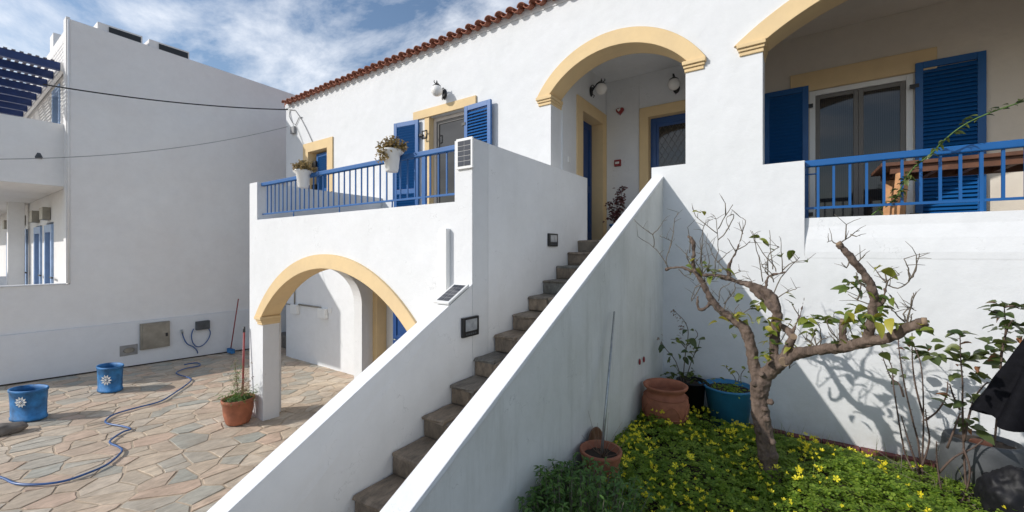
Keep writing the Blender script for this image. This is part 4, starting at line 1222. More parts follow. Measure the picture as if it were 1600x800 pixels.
# sawn ends
for px, py, dy, r_, nrm in ((1447, 502.5, -.55, .026, (1, -.2, .1)), (1310, 379.5, -.548, .018, (-.6, 0, .8)), (1226, 565, -.10, .040, (.2, -1, -.1)), (1240, 526, -.125, .024, (.2, -1, .2)), (1317, 500, -.312, .018, (0, -.2, 1))):
    c_ = onY(px, py, TY + dy); nn = Vector(nrm).normalized()
    MB().tube([c_ - nn * 0.02, c_ + nn * 0.006], r_, 12).build('sawn_branch_end', M['cutwood'], tree)
twigs = [
    [(1044, 418), (1035, 402), (1022, 387), (997, 370)], [(1022, 386), (1020, 367), (1005, 357), (990, 342)], [(1020, 367), (1030, 356), (1036, 346)],
    [(1042, 416), (1041, 402), (1049, 380), (1041, 373), (1031, 369)], [(1080, 408), (1072, 397), (1059, 385)], [(1117, 428), (1118, 408), (1122, 392), (1121, 365), (1119, 342), (1110, 334)],
    [(1121, 365), (1097, 347), (1088, 338), (1082, 325)], [(1123, 358), (1134, 337), (1145, 320)], [(1134, 337), (1133, 318)], [(1122, 375), (1135, 362), (1146, 341), (1144, 335), (1135, 342), (1140, 360)],
    [(1156, 378), (1160, 362), (1165, 345), (1158, 340)], [(1150, 396), (1144, 385), (1137, 372)], [(1152, 390), (1163, 385), (1172, 377)], [(1160, 365), (1156, 352)],
    [(1213, 424), (1207, 412), (1192, 396), (1180, 375), (1172, 360)], [(1208, 420), (1205, 395), (1202, 360)], [(1223, 424), (1221, 400), (1220, 377)], [(1223, 422), (1240, 410), (1262, 406)], [(1192, 440), (1188, 412), (1180, 382), (1176, 362)], [(1200, 430), (1200, 400), (1210, 390), (1218, 385)],
    [(1315, 379), (1327, 370), (1342, 360)], [(1322, 374), (1323, 350)], [(1330, 367), (1338, 370)], [(1309, 384), (1300, 376), (1292, 378)], [(1330, 402), (1322, 418), (1316, 410)], [(1340, 412), (1348, 402), (1352, 398)],
    [(1384, 455), (1388, 438), (1396, 433), (1406, 429)], [(1387, 446), (1402, 450), (1420, 440), (1432, 417), (1437, 395)], [(1420, 440), (1420, 420), (1412, 404)], [(1384, 442), (1376, 432), (1370, 422)], [(1386, 440), (1382, 425)], [(1423, 436), (1430, 422), (1433, 398)],
    [(1417, 503), (1412, 490), (1424, 480), (1430, 486)], [(1418, 500), (1424, 478), (1428, 458)], [(1415, 503), (1402, 492), (1392, 482)], [(1249, 495), (1240, 480), (1237, 472)],
    [(1364, 478), (1350, 472), (1336, 466), (1326, 460)], [(1362, 455), (1350, 446), (1340, 438), (1338, 425)], [(1340, 468), (1345, 450), (1342, 440), (1338, 432)],
    [(1270, 545), (1285, 530), (1298, 527)], [(1282, 540), (1282, 515), (1278, 505)], [(1318, 540), (1300, 520), (1292, 500), (1304, 498)], [(1370, 530), (1380, 515), (1376, 500)],
    [(1210, 545), (1222, 530), (1236, 500)], [(1130, 485), (1135, 470), (1145, 462), (1152, 470)], [(1123, 470), (1126, 452), (1140, 443)], [(1236, 560), (1234, 576)], [(1150, 505), (1148, 488), (1155, 475)],
    [(1100, 440), (1080, 470), (1086, 452), (1094, 440)], [(1084, 420), (1074, 404), (1075, 390)], [(1060, 420), (1070, 430), (1084, 438)],
    [(1120, 410), (1133, 400), (1140, 392)], [(1390, 460), (1400, 475), (1404, 483)], [(1352, 530), (1350, 512), (1345, 502)], [(1078, 395), (1078, 372), (1074, 355)], [(1106, 455), (1098, 425), (1096, 395), (1100, 380)], [(1098, 428), (1108, 410), (1103, 385)],
]
def depth_at(px):
    if px < 1130: return 0.05
    if px < 1262: return 0.02
    return -0.12 - 0.43 * min(1, (px - 1262) / 180)
tw = MB(); twig_tips = []
for _ in range(18):
    bx, by = rnd.choice([(1095, 432), (1110, 430), (1082, 412), (1100, 445), (1142, 432), (1165, 442), (1200, 440), (1120, 470), (1150, 500), (1212, 470), (1063, 418), (1048, 400)])
    bx += rnd.uniform(-14, 14); by += rnd.uniform(-6, 6); an = rnd.uniform(-1.1, 1.1); L_ = rnd.uniform(22, 78)
    twigs.append([(bx, by), (bx + math.sin(an) * L_ * .5 + rnd.uniform(-5, 5), by - math.cos(an) * L_ * .5), (bx + math.sin(an) * L_ * .8 + rnd.uniform(-6, 6), by - math.cos(an) * L_ * .85), (bx + math.sin(an) * L_ + rnd.uniform(-9, 9), by - math.cos(an) * L_)])
for _ in range(12):
    bx = rnd.uniform(1265, 1425); by = 547 - max(0, bx - 1330) * 0.38 - 4; an = rnd.uniform(-1.0, 1.0); L_ = rnd.uniform(18, 52)
    twigs.append([(bx, by), (bx + math.sin(an) * L_ * .5 + rnd.uniform(-4, 4), by - math.cos(an) * L_ * .5), (bx + math.sin(an) * L_, by - math.cos(an) * L_)])
for i, t in enumerate(twigs):
    d0 = depth_at(t[0][0])
    dd = rnd.uniform(-0.2, 0.12)
    P = smooth_path([onY(a, b, TY + d0 + dd * k / len(t)) for k, (a, b) in enumerate(t)], 3)
    n = len(P)
    P = [p + Vector((rnd.uniform(-1, 1), rnd.uniform(-1, 1), rnd.uniform(-1, 1))) * 0.004 for p in P]
    tw.tube(P, [0.0050 * (1 - 0.6 * k / n) for k in range(n)], 6)
    twig_tips.append(P[-1])
    for q in range(2 + (len(t) > 3) * 2):
        k = rnd.randrange(1, n); b0 = P[k]
        dr_ = Vector((rnd.uniform(-1, 1), rnd.uniform(-0.8, 0.8), rnd.uniform(-0.1, 1.2))).normalized() * rnd.uniform(0.03, 0.13)
        tw.tube([b0, b0 + dr_ * 0.5 + Vector((rnd.uniform(-.006, .006), 0, 0.004)), b0 + dr_], [0.0024, 0.002, 0.0012], 4)
o = tw.build('twigs', M['twig'], tree)
o['kind'] = 'stuff'
LF = [leaf_mesh('leaf', 0.105, 0.062, 0.2, 0.35, M['lemon'], 5), leaf_mesh('leaf', 0.09, 0.056, 0.35, 0.1, M['lemon'], 5), leaf_mesh('leaf', 0.115, 0.06, 0.15, 0.6, M['lemon_yellow'], 5), leaf_mesh('leaf', 0.10, 0.062, 0.1, 0.45, M['lemon'], 5)]
LY = leaf_mesh('leaf', 0.085, 0.05, 0.2, 0.4, M['lemon_yellow'], 5)
clusters = [(1150, 505, .1, 5, 18), (1188, 478, .05, 6, 16), (1196, 500, .05, 5, 14), (1200, 555, -.08, 6, 16), (1208, 530, -.05, 6, 14), (1238, 540, -.1, 3, 12), (1263, 500, -.1, 6, 18), (1278, 510, -.12, 3, 14), (1302, 498, -.14, 3, 12),
            (1330, 495, -.15, 5, 16), (1345, 490, -.15, 6, 16), (1365, 490, -.18, 8, 16), (1315, 532, -.2, 5, 14), (1372, 462, -.15, 4, 12), (1395, 500, -.2, 3, 14), (1330, 440, -.05, 5, 12), (1325, 455, -.05, 3, 10), (1150, 490, .1, 3, 14), (1088, 412, .2, 5, 10),
            (1110, 425, .2, 4, 12), (1125, 430, .15, 3, 14), (1155, 467, .1, 3, 8), (1230, 510, -.1, 3, 16), (1425, 520, -.25, 4, 18), (1440, 505, -.25, 2, 12), (1385, 500, -.2, 4, 12), (1345, 508, -.2, 3, 10), (1222, 398, .1, 2, 10), (1398, 463, -.15, 1, 5), (1380, 417, -.15, 2, 6),
            (1263, 407, .05, 1, 4), (1190, 375, .1, 2, 8), (1240, 392, .1, 1, 5), (1228, 465, .05, 2, 8), (1262, 525, -.1, 3, 14), (1195, 455, 0, 2, 10)]
for px, py, dy, n_, sp in clusters:
    for _ in range(int(n_ * 1.9)):
        p = onY(px + rnd.gauss(0, sp * 0.5), py + rnd.gauss(0, sp * 0.45), TY + (depth_at(px) - 0.03 if px > 1262 else dy * 0.4) + rnd.uniform(-0.07, 0.07))
        put_leaf(rnd.choice(LF), p, tree, rnd, rnd.uniform(0.45, 1.05))
for px, py in ((1095, 330), (1094, 333), (1121, 503), (1122, 497), (1360, 485), (1340, 480), (1150, 492), (1375, 486), (1335, 500)):
    put_leaf(LY, onY(px, py, TY + depth_at(px) - 0.05), tree, rnd, rnd.uniform(0.8, 1.2))

# ------------------------------------------------------------------ roses
RL = [leaf_mesh('leaf', 0.098, 0.07, 0.15, 0.25, M['rose'], 4), leaf_mesh('leaf', 0.085, 0.066, 0.3, 0.1, M['rose'], 4)]
RD = leaf_mesh('leaf', 0.07, 0.045, 0.3, 0.5, M['rose_dry'], 4)
def rose(label, Y, stems, lf, rbase=0.0085):
    b = onY(stems[0][0][0], stems[0][0][1], Y)
    t = empty('rose_bush', (b.x, Y, GARDEN), label, 'rose bush', 'leggy rose bushes by the garden wall')
    for s in stems:
        P = smooth_path([onY(a, b_, Y - 0.05 * k * rnd.uniform(-.5, 1)) for k, (a, b_) in enumerate(s)], 4)
        n = len(P); m = MB()
        m.tube(P, [rbase * (1 - 0.65 * k / n) * (0.55 if len(s) < 3 else 1) for k in range(n)], 7)
        for k in range(1, n - 1):
            for _ in range(2):
                q = rnd.uniform(0, 2 * PI); dr_ = Vector((math.cos(q), math.sin(q) * .6, 0.25))
                c_ = P[k].lerp(P[k + 1], rnd.random())
                m.tube([c_, c_ + dr_ * 0.020], [0.0035, 0.0006], 4, caps=False)
        m.build('cane', M['cane'], t)
    for px, py, n_, sp in lf:
        for _ in range(n_):
            p = onY(px + rnd.gauss(0, sp * .6), py + rnd.gauss(0, sp * .5), Y + rnd.uniform(-0.08, 0.06))
            put_leaf(RD if rnd.random() < 0.16 else rnd.choice(RL), p, t, rnd, rnd.uniform(0.7, 1.3))
    m = MB(); bz = gz(t.location.x, Y)
    for _ in range(16):
        a = rnd.uniform(0, 2 * PI); L = rnd.uniform(0.12, 0.42); up = rnd.uniform(0.1, 0.9)
        b_ = Vector((t.location.x + rnd.gauss(0, .10), Y + rnd.gauss(0, .06), bz + 0.02)); d_ = Vector((math.cos(a), math.sin(a) * .6, up)).normalized()
        k_ = b_ + d_ * L * .5 + Vector((0, 0, .02)); e_ = b_ + d_ * L
        m.tube([b_, k_, e_], [.0045, .0032, .0012], 5)
        m.tube([k_, k_ + Vector((rnd.uniform(-.08, .08), rnd.uniform(-.05, .05), rnd.uniform(.02, .09)))], [.0022, .0008], 4)
    o = m.build('dry_shoots', M['twig'], t); o['kind'] = 'stuff'
    return t
rose('tall thorny rose bush with bare canes right of the lemon tree', 5.0,
     [[(1436, 762), (1424, 730), (1412, 700), (1397, 610), (1393, 572), (1378, 548)], [(1438, 762), (1436, 700), (1426, 657), (1414, 605), (1404, 540), (1406, 522)], [(1441, 762), (1441, 720), (1443, 657), (1440, 577), (1428, 540)],
      [(1443, 650), (1432, 610), (1426, 570), (1425, 520)], [(1445, 657), (1464, 643), (1478, 620), (1481, 596)], [(1437, 740), (1420, 690), (1408, 650)], [(1440, 730), (1452, 690), (1448, 660), (1446, 640)], [(1412, 620), (1405, 600), (1392, 590), (1380, 560)]],
     [(1397, 592, 5, 8), (1412, 537, 3, 7), (1425, 545, 3, 7), (1448, 552, 5, 8), (1456, 556, 5, 8), (1408, 560, 2, 8), (1378, 545, 2, 6), (1452, 540, 3, 8)])
rose('leafy rose bush with reddish young leaves beside the black cloth', 4.75,
     [[(1512, 790), (1507, 724), (1504, 640), (1504, 600), (1501, 560), (1500, 524)], [(1506, 690), (1514, 650), (1524, 620), (1540, 600), (1548, 598)], [(1475, 790), (1468, 750), (1464, 720), (1463, 690)], [(1466, 740), (1490, 715), (1520, 700), (1545, 680)], [(1500, 640), (1490, 620), (1484, 600)], [(1480, 700), (1495, 660), (1500, 645)],
      [(1505, 700), (1515, 730), (1512, 760), (1500, 790)]],
     [(1500, 520, 6, 9), (1490, 527, 2, 12), (1517, 530, 2, 8), (1505, 558, 9, 13), (1520, 562, 5, 12), (1494, 565, 3, 9), (1524, 585, 3, 9), (1510, 588, 5, 9), (1485, 628, 5, 10), (1512, 628, 5, 9), (1530, 625, 4, 9), (1510, 655, 5, 9), (1520, 670, 5, 9), (1540, 586, 2, 6), (1475, 548, 3, 8)])
rose('rose stem with curled leaves rising behind the folded parasol at the right edge', 4.9,
     [[(1545, 760), (1555, 680), (1561, 610), (1565, 560), (1571, 515), (1569, 478)], [(1563, 560), (1572, 520), (1582, 500)], [(1569, 495), (1556, 488), (1545, 485)], [(1569, 480), (1582, 478), (1592, 482)]],
     [(1562, 472, 4, 7), (1548, 482, 3, 5), (1580, 477, 3, 7), (1592, 480, 3, 6), (1570, 496, 5, 10), (1588, 500, 4, 9), (1556, 513, 3, 6), (1580, 512, 4, 8), (1595, 524, 4, 7), (1552, 538, 5, 9), (1566, 536, 4, 8), (1548, 552, 3, 6), (1590, 545, 4, 8), (1572, 570, 4, 8), (1562, 560, 3, 6)])

# ------------------------------------------------------------------ wood sorrel ground cover, flowers, shrub, grass
import numpy as np
npr = np.random.default_rng(5)
def big_mesh(name, V, F, mat, kindname='stuff'):
    me = bpy.data.meshes.new(name)
    me.vertices.add(len(V)); me.vertices.foreach_set('co', V.ravel())
    nf, k = F.shape
    me.loops.add(nf * k); me.loops.foreach_set('vertex_index', F.ravel().astype(np.int32))
    me.polygons.add(nf); me.polygons.foreach_set('loop_start', np.arange(0, nf * k, k, dtype=np.int32))
    try: me.polygons.foreach_set('loop_total', np.full(nf, k, dtype=np.int32))
    except Exception: pass
    me.update(calc_edges=True); me.validate()
    me.materials.append(mat)
    o = bpy.data.objects.new(name, me); col.objects.link(o)
    return o
def cover_h(x, y):
    a = np.sin(x * 3.1 + 1.0) * np.cos(y * 2.7) * 0.05 + np.sin(x * 7.3 + y * 5.1) * 0.03 + np.sin(x * 17.3 - y * 11.1) * np.cos(y * 19.0) * 0.03
    base = 0.17 + a
    # lower and thinner close to the sunlit wall on the right
    edge = np.clip((FAC - y) / 0.7, 0.18, 1.0)
    left = np.clip((x + 1.42) / 0.25, 0.5, 1.0)
    return base * edge * left
N = 46000
x = npr.uniform(-1.38, 3.3, N); y = npr.uniform(2.0, FAC - 0.1, N)
# clumpy density and gaps
dens = 0.72 + 0.28 * np.sin(x * 4.3 + 2) * np.sin(y * 5.1 + 1) + 0.2 * np.sin(x * 11 + y * 9)
edge = np.where((x > -0.3) & (y > FAC - 0.5), 0.55, 1.0)
D_ = y * CS - x * SN; q_ = y * SN + x * CS
vis = (D_ > 1.5) & (q_ / np.maximum(D_, .1) < 1.55)
keep = (npr.random(N) < dens * edge) & vis
x, y = x[keep], y[keep]; N = len(x)
h = cover_h(x, y) * (1 - npr.random(N) ** 2 * 0.75)
z = GARDEN + 0.20 * np.clip((-0.15 - x) / 1.1, 0, 1) + h + 0.01
az = npr.uniform(0, 2 * PI, N); ti = npr.normal(0, 0.35, N); ta = npr.uniform(0, 2 * PI, N)
s = npr.uniform(0.012, 0.024, N)
lf = np.array([[0, 0, 0], [0.75, 0.75, 0.18], [0.2, 1.25, 0.05], [0, 1.0, -0.10], [-0.2, 1.25, 0.05], [-0.75, 0.75, 0.18]])
Vs = []; Fs = []
base = 0
nrm = np.stack([np.sin(ti) * np.cos(ta), np.sin(ti) * np.sin(ta)], 1)
for k in range(3):
    a = az + k * 2 * PI / 3
    ca, sa = np.cos(a), np.sin(a)
    lx = lf[None, :, 0] * s[:, None]; ly = lf[None, :, 1] * s[:, None] + 0.002; lz_ = lf[None, :, 2] * s[:, None]
    vx = lx * ca[:, None] - ly * sa[:, None]; vy = lx * sa[:, None] + ly * ca[:, None]
    vz = lz_ + vx * nrm[:, :1] + vy * nrm[:, 1:]
    Vs.append(np.stack([vx + x[:, None], vy + y[:, None], vz + z[:, None]], 2).reshape(-1, 3))
    idx = (np.arange(N) * 6)[:, None, None] + np.array([[0, 1, 2, 3], [0, 3, 4, 5]])[None] + base
    Fs.append(idx.reshape(-1, 4)); base += N * 6
o = big_mesh('wood_sorrel', np.concatenate(Vs), np.concatenate(Fs), M['clover'])
props(o, 'dense green carpet of wood sorrel leaves covering the garden bed', 'ground cover', kind='stuff')
# flowers
fl = MB()
fr = random.Random(3)
cnt = 0
while cnt < 640:
    px = fr.uniform(930, 1600); 
    X_ = fr.uniform(-1.33, 3.0); Y_ = fr.uniform(2.1, FAC - 0.2)
    D = Y_ * CS - X_ * SN; Q = Y_ * SN + X_ * CS
    if D < 1.6 or Q / D > 1.4: continue
    if X_ > 0.2 and fr.random() < 0.72: continue
    if noise.noise(Vector((X_ * 2.3, Y_ * 2.3, 4))) + 0.6 * noise.noise(Vector((X_ * 6, Y_ * 6, 9))) < -0.02: continue
    hh = float(cover_h(np.array(X_), np.array(Y_))) + fr.uniform(0.01, 0.07)
    c_ = Vector((X_, Y_, GARDEN + rise(X_) + hh + 0.02)); r_ = fr.uniform(0.018, 0.036)
    tilt = Matrix.Rotation(fr.uniform(0, 6.28), 3, 'Z') @ Matrix.Rotation(fr.uniform(0.1, 1.1), 3, 'X')
    opn = fr.uniform(0.35, 1.0)
    vs = [(0, 0, -0.010)]; fs = []
    for k in range(5):
        a = 2 * PI * k / 5
        for da, rr, zz_ in ((-0.42, 0.75, 0.002), (0, 1.0, 0.006), (0.42, 0.75, 0.002)):
            vs.append((math.cos(a + da) * r_ * rr * opn, math.sin(a + da) * r_ * rr * opn, zz_ + (1 - opn) * 0.012))
        b_ = 1 + k * 3
        fs += [(0, b_, b_ + 1, b_ + 2)]
    fl.add([c_ + tilt @ Vector(v) for v in vs], fs)
    cnt += 1
o = fl.build('sorrel_flowers', M['flower'], loc=(0, 4, GARDEN)); props(o, 'scattered small yellow wood sorrel flowers above the green leaves', 'flowers', kind='stuff')
stm = MB()
# grass blades
gr = MB()
for (px, py, n_, sp) in ((1180, 700, 40, 20), (1215, 700, 45, 22), (1290, 730, 30, 50), (1400, 745, 30, 50), (1150, 680, 24, 25), (1330, 735, 30, 60), (1240, 760, 30, 30), (1460, 770, 24, 50), (1350, 715, 26, 60), (1120, 690, 20, 30), (1520, 780, 20, 40)):
    for _ in range(n_):
        b_ = onZ(px + fr.gauss(0, sp), py + fr.gauss(0, 14), GARDEN)
        if b_.y > FAC - 0.15 or b_.x < -1.3: continue
        a = fr.uniform(0, 2 * PI); L = fr.uniform(0.12, 0.34); ln = fr.uniform(0.05, 0.5)
        d_ = Vector((math.cos(a), math.sin(a), 0)); sd = Vector((-d_.y, d_.x, 0)) * 0.004
        pts_ = [b_ + d_ * L * ln * t * t + Vector((0, 0, L * t * (1 - 0.35 * ln * t))) for t in (0, 0.4, 0.75, 1)]
        vs = []
        for k, p in enumerate(pts_): w_ = 1 - k / 3.2; vs += [p - sd * w_, p + sd * w_]
        gr.add(vs, [(0, 1, 3, 2), (2, 3, 5, 4), (4, 5, 7, 6)], True)
o = gr.build('grass_tufts', M['grass'], loc=(0.2, 4.5, GARDEN)); props(o, 'thin grass blades growing round the foot of the lemon tree', 'grass', kind='stuff')
# dark shrub bottom left of the bed
sh = empty('leafy_shrub', (-1.12, 2.28, GARDEN), 'dense dark green shrub growing against the foot of the stair wall', 'shrub')
sl_me = leaf_mesh('l', 0.042, 0.014, 0.2, 0.3, None, 3)
sm_ = MB(); st_ = MB()
sr = random.Random(21)
for _ in range(260):
    # upright shoots fanning from a broad base, each lined with narrow leaves
    u, v = sr.gauss(0, 0.17), sr.gauss(0, 0.20)
    b_ = Vector((-1.13 + max(-0.2, u) * 0.8, 2.28 + v * 1.1, 0.82))
    Hh = 0.47 * math.exp(-(u * u + v * v) * 4.0) * sr.uniform(0.75, 1.12)
    lean = Vector((u * 0.9 + sr.uniform(-.07, .07), v * 0.8 + sr.uniform(-.07, .07), 0))
    top_ = b_ + lean * 0.6 + Vector((0, 0, Hh))
    if top_.x < -1.36: top_.x = -1.36 + sr.uniform(0, 0.04)
    mid_ = b_.lerp(top_, 0.5) + lean * 0.08
    st_.tube([b_, mid_, top_], [0.004, 0.003, 0.0015], 4)
    n_ = 22
    pts_ = []
    for k in range(n_):
        t = 0.25 + 0.75 * k / n_
        c_ = b_.lerp(mid_, t * 2) if t < .5 else mid_.lerp(top_, t * 2 - 1)
        pts_.append(c_ + Vector((sr.gauss(0, .008), sr.gauss(0, .008), 0)))
    pts_ += [top_] * 4
    scatter_leaves(sm_, sl_me, pts_, sr, 0.6, 1.25)
o = sm_.build('foliage', M['shrub'], sh); o = st_.build('stems', M['twig'], sh)

# ------------------------------------------------------------------ garden pots
def soil_disc(parent, r, z, sx=1, sy=1, c=(0, 0)):
    vs = [(c[0], c[1], z)] + [(c[0] + r * sx * math.cos(2 * PI * k / 24), c[1] + r * sy * math.sin(2 * PI * k / 24), z + 0.006 * math.sin(k * 2.3)) for k in range(24)]
    MB().add(vs, [(0, k + 1, (k + 1) % 24 + 1) for k in range(24)], True).build('soil', M['soil'], parent, local=True)
def potobj(name, label, cat, loc, prof, mat, soilr, soilz, sx=1, sy=1, rz=0, group=None):
    t = empty(name, loc, label, cat, group, rz)
    t['world_off'] = [0, 0, 0]
    MB().lathe(prof, (0, 0, 0), 40, sx, sy).build('pot', mat, t, local=True)
    if soilr: soil_disc(t, soilr, soilz, sx, sy)
    return t
# big terracotta urn
p = onZ(1035, 655, GARDEN)
urn_prof = [(0.12, 0.0), (0.17, 0.02), (0.205, 0.09), (0.222, 0.17), (0.215, 0.235), (0.19, 0.275), (0.178, 0.29), (0.182, 0.305), (0.21, 0.33), (0.215, 0.345), (0.205, 0.352), (0.185, 0.345), (0.165, 0.32), (0.16, 0.28), (0.155, 0.24)]
urn = potobj('terracotta_urn', 'wide empty terracotta urn with rolled rim in the corner of the stair wall', 'urn', (-1.12, 4.50, 0.83), [(a * 1.05, b * 1.22) for a, b in urn_prof], M['terracotta'], 0.16, 0.30)
dec = MB()
for zr, rr in ((0.255, 0.208), (0.10, 0.213)): rr *= 1.05; dec.tube([(rr * math.cos(q), rr * math.sin(q), zr * 1.22) for q in [2 * PI * i / 40 for i in range(41)]], 0.006, 6)
for k in range(6):
    a0 = 2 * PI * k / 6
    dec.tube([(0.232 * math.cos(a0 + u * 0.45), 0.232 * math.sin(a0 + u * 0.45), 0.13 + 0.13 * math.sin(PI * (u + 1) / 2)) for u in [-1 + i * 0.2 for i in range(11)]], 0.0055, 6)
dec.build('relief_band', M['terracotta'], urn, local=True)
# black nursery pot with hydrangea
bp = potobj('black_plant_pot', 'black plastic pot with a leggy hydrangea behind the terracotta urn', 'potted plant', (-0.98, 5.12, 0.78), [(0.12, 0), (0.15, 0.36), (0.165, 0.36), (0.165, 0.385), (0.145, 0.385), (0.14, 0.33)], M['blackbag'], 0.14, 0.34)
bp['world_off'] = [-0.98, 5.12, 0.78]
hs = MB()
HY = 5.10
for s in ([(1067, 600), (1070, 560), (1074, 535), (1075, 515), (1068, 500), (1060, 492), (1053, 485)], [(1066, 600), (1056, 565), (1040, 545), (1033, 533)], [(1070, 598), (1082, 560), (1090, 545), (1094, 530)], [(1072, 545), (1060, 532), (1048, 530)], [(1074, 540), (1090, 525), (1086, 515)]):
    P = smooth_path([onY(a, b, HY) for a, b in s], 3); hs.tube(P, [0.006 * (1 - .5 * k / len(P)) for k in range(len(P))], 6)
hs.build('stems', M['twig'], bp)
HL = [leaf_mesh('leaf', 0.11, 0.07, 0.15, 0.5, M['rose'], 4), leaf_mesh('leaf', 0.09, 0.06, 0.2, 0.3, M['lemon'], 4)]
for px, py, n_, sp in ((1062, 582, 16, 16), (1085, 590, 9, 10), (1040, 585, 7, 10), (1055, 530, 5, 10), (1085, 530, 6, 10), (1074, 550, 5, 8), (1092, 545, 3, 6), (1035, 540, 2, 5), (1050, 552, 3, 8), (1075, 515, 3, 5)):
    for _ in range(n_):
        put_leaf(rnd.choice(HL), onY(px + rnd.gauss(0, sp * .6), py + rnd.gauss(0, sp * .45), HY + rnd.uniform(-.08, .03)), bp, rnd, rnd.uniform(0.6, 1.1))
dd_ = MB()
scatter_leaves(dd_, leaf_mesh('l', 0.03, 0.016, 0.3, 0.4), [onY(px + rnd.gauss(0, 2), py + rnd.gauss(0, 3), HY + rnd.uniform(-.02, .02)) for px, py in ((1052, 487), (1054, 491), (1062, 497), (1065, 508), (1067, 518), (1064, 525), (1029, 530), (1033, 528), (1080, 548), (1053, 485), (1066, 512), (1068, 503)) for _ in range(5)], rnd)
dd_.build('dry_flower_heads', M['dry'], bp)['kind'] = 'stuff'
# blue tub
tub = potobj('blue_plastic_tub', 'round blue plastic tub with yellow-green seedlings against the shaded wall', 'tub', (-0.60, 5.16, 0.74), [(0.19, 0), (0.242, 0.39), (0.262, 0.40), (0.264, 0.42), (0.242, 0.42), (0.232, 0.36)], M['tub_blue'], 0.232, 0.375)
tub['world_off'] = [-0.60, 5.16, 0.74]
MB().tube([(-0.86, 5.14, 1.13), (-0.90, 5.10, 1.16), (-0.85, 5.06, 1.14)], 0.010, 6).build('handle', M['tub_blue'], tub)
for s in ([(1150, 600), (1148, 590), (1140, 580), (1134, 573)], [(1158, 600), (1158, 585), (1165, 575)], [(1152, 600), (1155, 588), (1150, 580)]):
    MB().tube(smooth_path([onY(a, b, 5.05) for a, b in s], 3), 0.004, 5).build('stem', M['twig'], tub)
for px, py, mm in ((1133, 573, LY), (1137, 572, LY), (1150, 580, LY), (1160, 588, LF[0]), (1164, 577, LF[1]), (1118, 593, LY), (1112, 595, LY), (1124, 590, LF[1]), (1122, 612, LY), (1145, 576, LF[0]), (1168, 582, LF[0]), (1156, 598, LF[1]), (1148, 600, LF[0])):
    put_leaf(mm, onY(px, py, 5.0), tub, rnd, rnd.uniform(.5, .85))
gm = MB()
scatter_leaves(gm, leaf_mesh('l', 0.03, 0.02), [(-0.60 + rnd.gauss(0, .09), 5.16 + rnd.gauss(0, .09), 1.12 + rnd.uniform(0, .02)) for _ in range(160)], rnd)
gm.build('moss', M['clover'], tub)['kind'] = 'stuff'
# ring pot with metal stake
rp_prof = []
for i in range(13):
    t = i / 12; r_ = 0.105 + 0.03 * t; rp_prof += [(r_, 0.16 * t), (r_ + 0.0045, 0.16 * t + 0.006)]
rp_prof += [(0.146, 0.172), (0.146, 0.187), (0.128, 0.187), (0.122, 0.14)]
rp = potobj('ribbed_terracotta_pot', 'small ribbed terracotta pot with dry soil beside the stair wall', 'plant pot', (-1.20, 2.93, 0.92), [(a * 1.08, b * 1.35) for a, b in rp_prof], M['terracotta'], 0.13, 0.20)
rp['world_off'] = [0, 0, 0]
ds = MB()
for _ in range(12):
    a = rnd.uniform(0, 2 * PI); L = rnd.uniform(0.12, 0.3)
    b_ = Vector((0.02, 0, 0.20)); e_ = b_ + Vector((math.cos(a) * 0.16, math.sin(a) * 0.16, L))
    m_ = b_.lerp(e_, .5) + Vector((rnd.uniform(-.03, .03), rnd.uniform(-.03, .03), -.03)); ds.tube([b_, m_, e_], [.0022, .0016, .0008], 4)
ds.build('dry_stalks', M['dry'], rp, local=True)
rb = potobj('leaning_clay_dish', 'brown clay dish leaning on the stair wall behind the ribbed pot', 'dish', (-1.34, 3.13, 1.07), [(0.001, 0), (0.11, 0.0), (0.15, 0.02), (0.155, 0.03), (0.14, 0.028), (0.11, 0.01), (0.001, 0.01)], M['wood_dark'], 0, 0)
rb.rotation_euler = (0, R(78), 0)
sa, sb = Vector((-1.20, 2.94, 1.10)), onX(960, 487, -1.345)
stk = MB().tube([sa, sa.lerp(sb, .5), sb], [0.0115, 0.011, 0.0085], 10).build('metal_stake', M['steel'], loc=sa); props(stk, 'tall thin galvanised rod leaning on the stair wall out of the ribbed pot', 'rod')
for k, (px, py) in enumerate(((998, 565), (1004.5, 561.5))):
    pp = onX(px, py, -1.384)
    m_ = MB().sphere((0, 0, 0), 0.02, 10, 8, 1.9); c_ = m_.build('red_hook', M['red'], loc=(0, 0, 0)); c_.location = pp + Vector((0.012, 0, 0)); c_.scale = (0.6, 0.8, 0.9)
    props(c_, ['larger left red plastic hook on the shaded stair wall', 'smaller right red plastic hook on the shaded stair wall'][k], 'hook', 'red hooks on the stair wall')

# ------------------------------------------------------------------ grey bucket, bag and black cloth
bk_ = potobj('grey_planter', 'grey weathered plastic planter standing by the garden wall at the right edge', 'planter', (1.30, 5.05, GARDEN - 0.02), [(0.25, 0), (0.215, 0.47), (0.205, 0.50), (0.19, 0.50), (0.18, 0.45)], M['grey_plastic'], 0.18, 0.46, 1.1, 0.9)
MB().sphere((0, 0, 0), 0.07, 12, 8, 0.5).build('dry_clay', M['terracotta'], bk_, local=True).location = (-0.02, -0.05, 0.47)
def crumple(name, c, rx, ry, rz, mat, label, cat):
    bm = bmesh.new(); bmesh.ops.create_icosphere(bm, subdivisions=5, radius=1)
    for v in bm.verts:
        n_ = v.co.copy()
        r_ = 1 + 0.16 * noise.noise(n_ * 1.9) + 0.10 * abs(noise.noise(n_ * 4.3)) + 0.05 * abs(noise.noise(n_ * 9))
        v.co = Vector((n_.x * rx * r_, n_.y * ry * r_, max(-0.62, n_.z) * rz * r_))
    me = bpy.data.meshes.new(name); bm.to_mesh(me); bm.free()
    for p_ in me.polygons: p_.use_smooth = True
    me.materials.append(mat)
    o = bpy.data.objects.new(name, me); col.objects.link(o); o.location = c
    return props(o, label, cat)
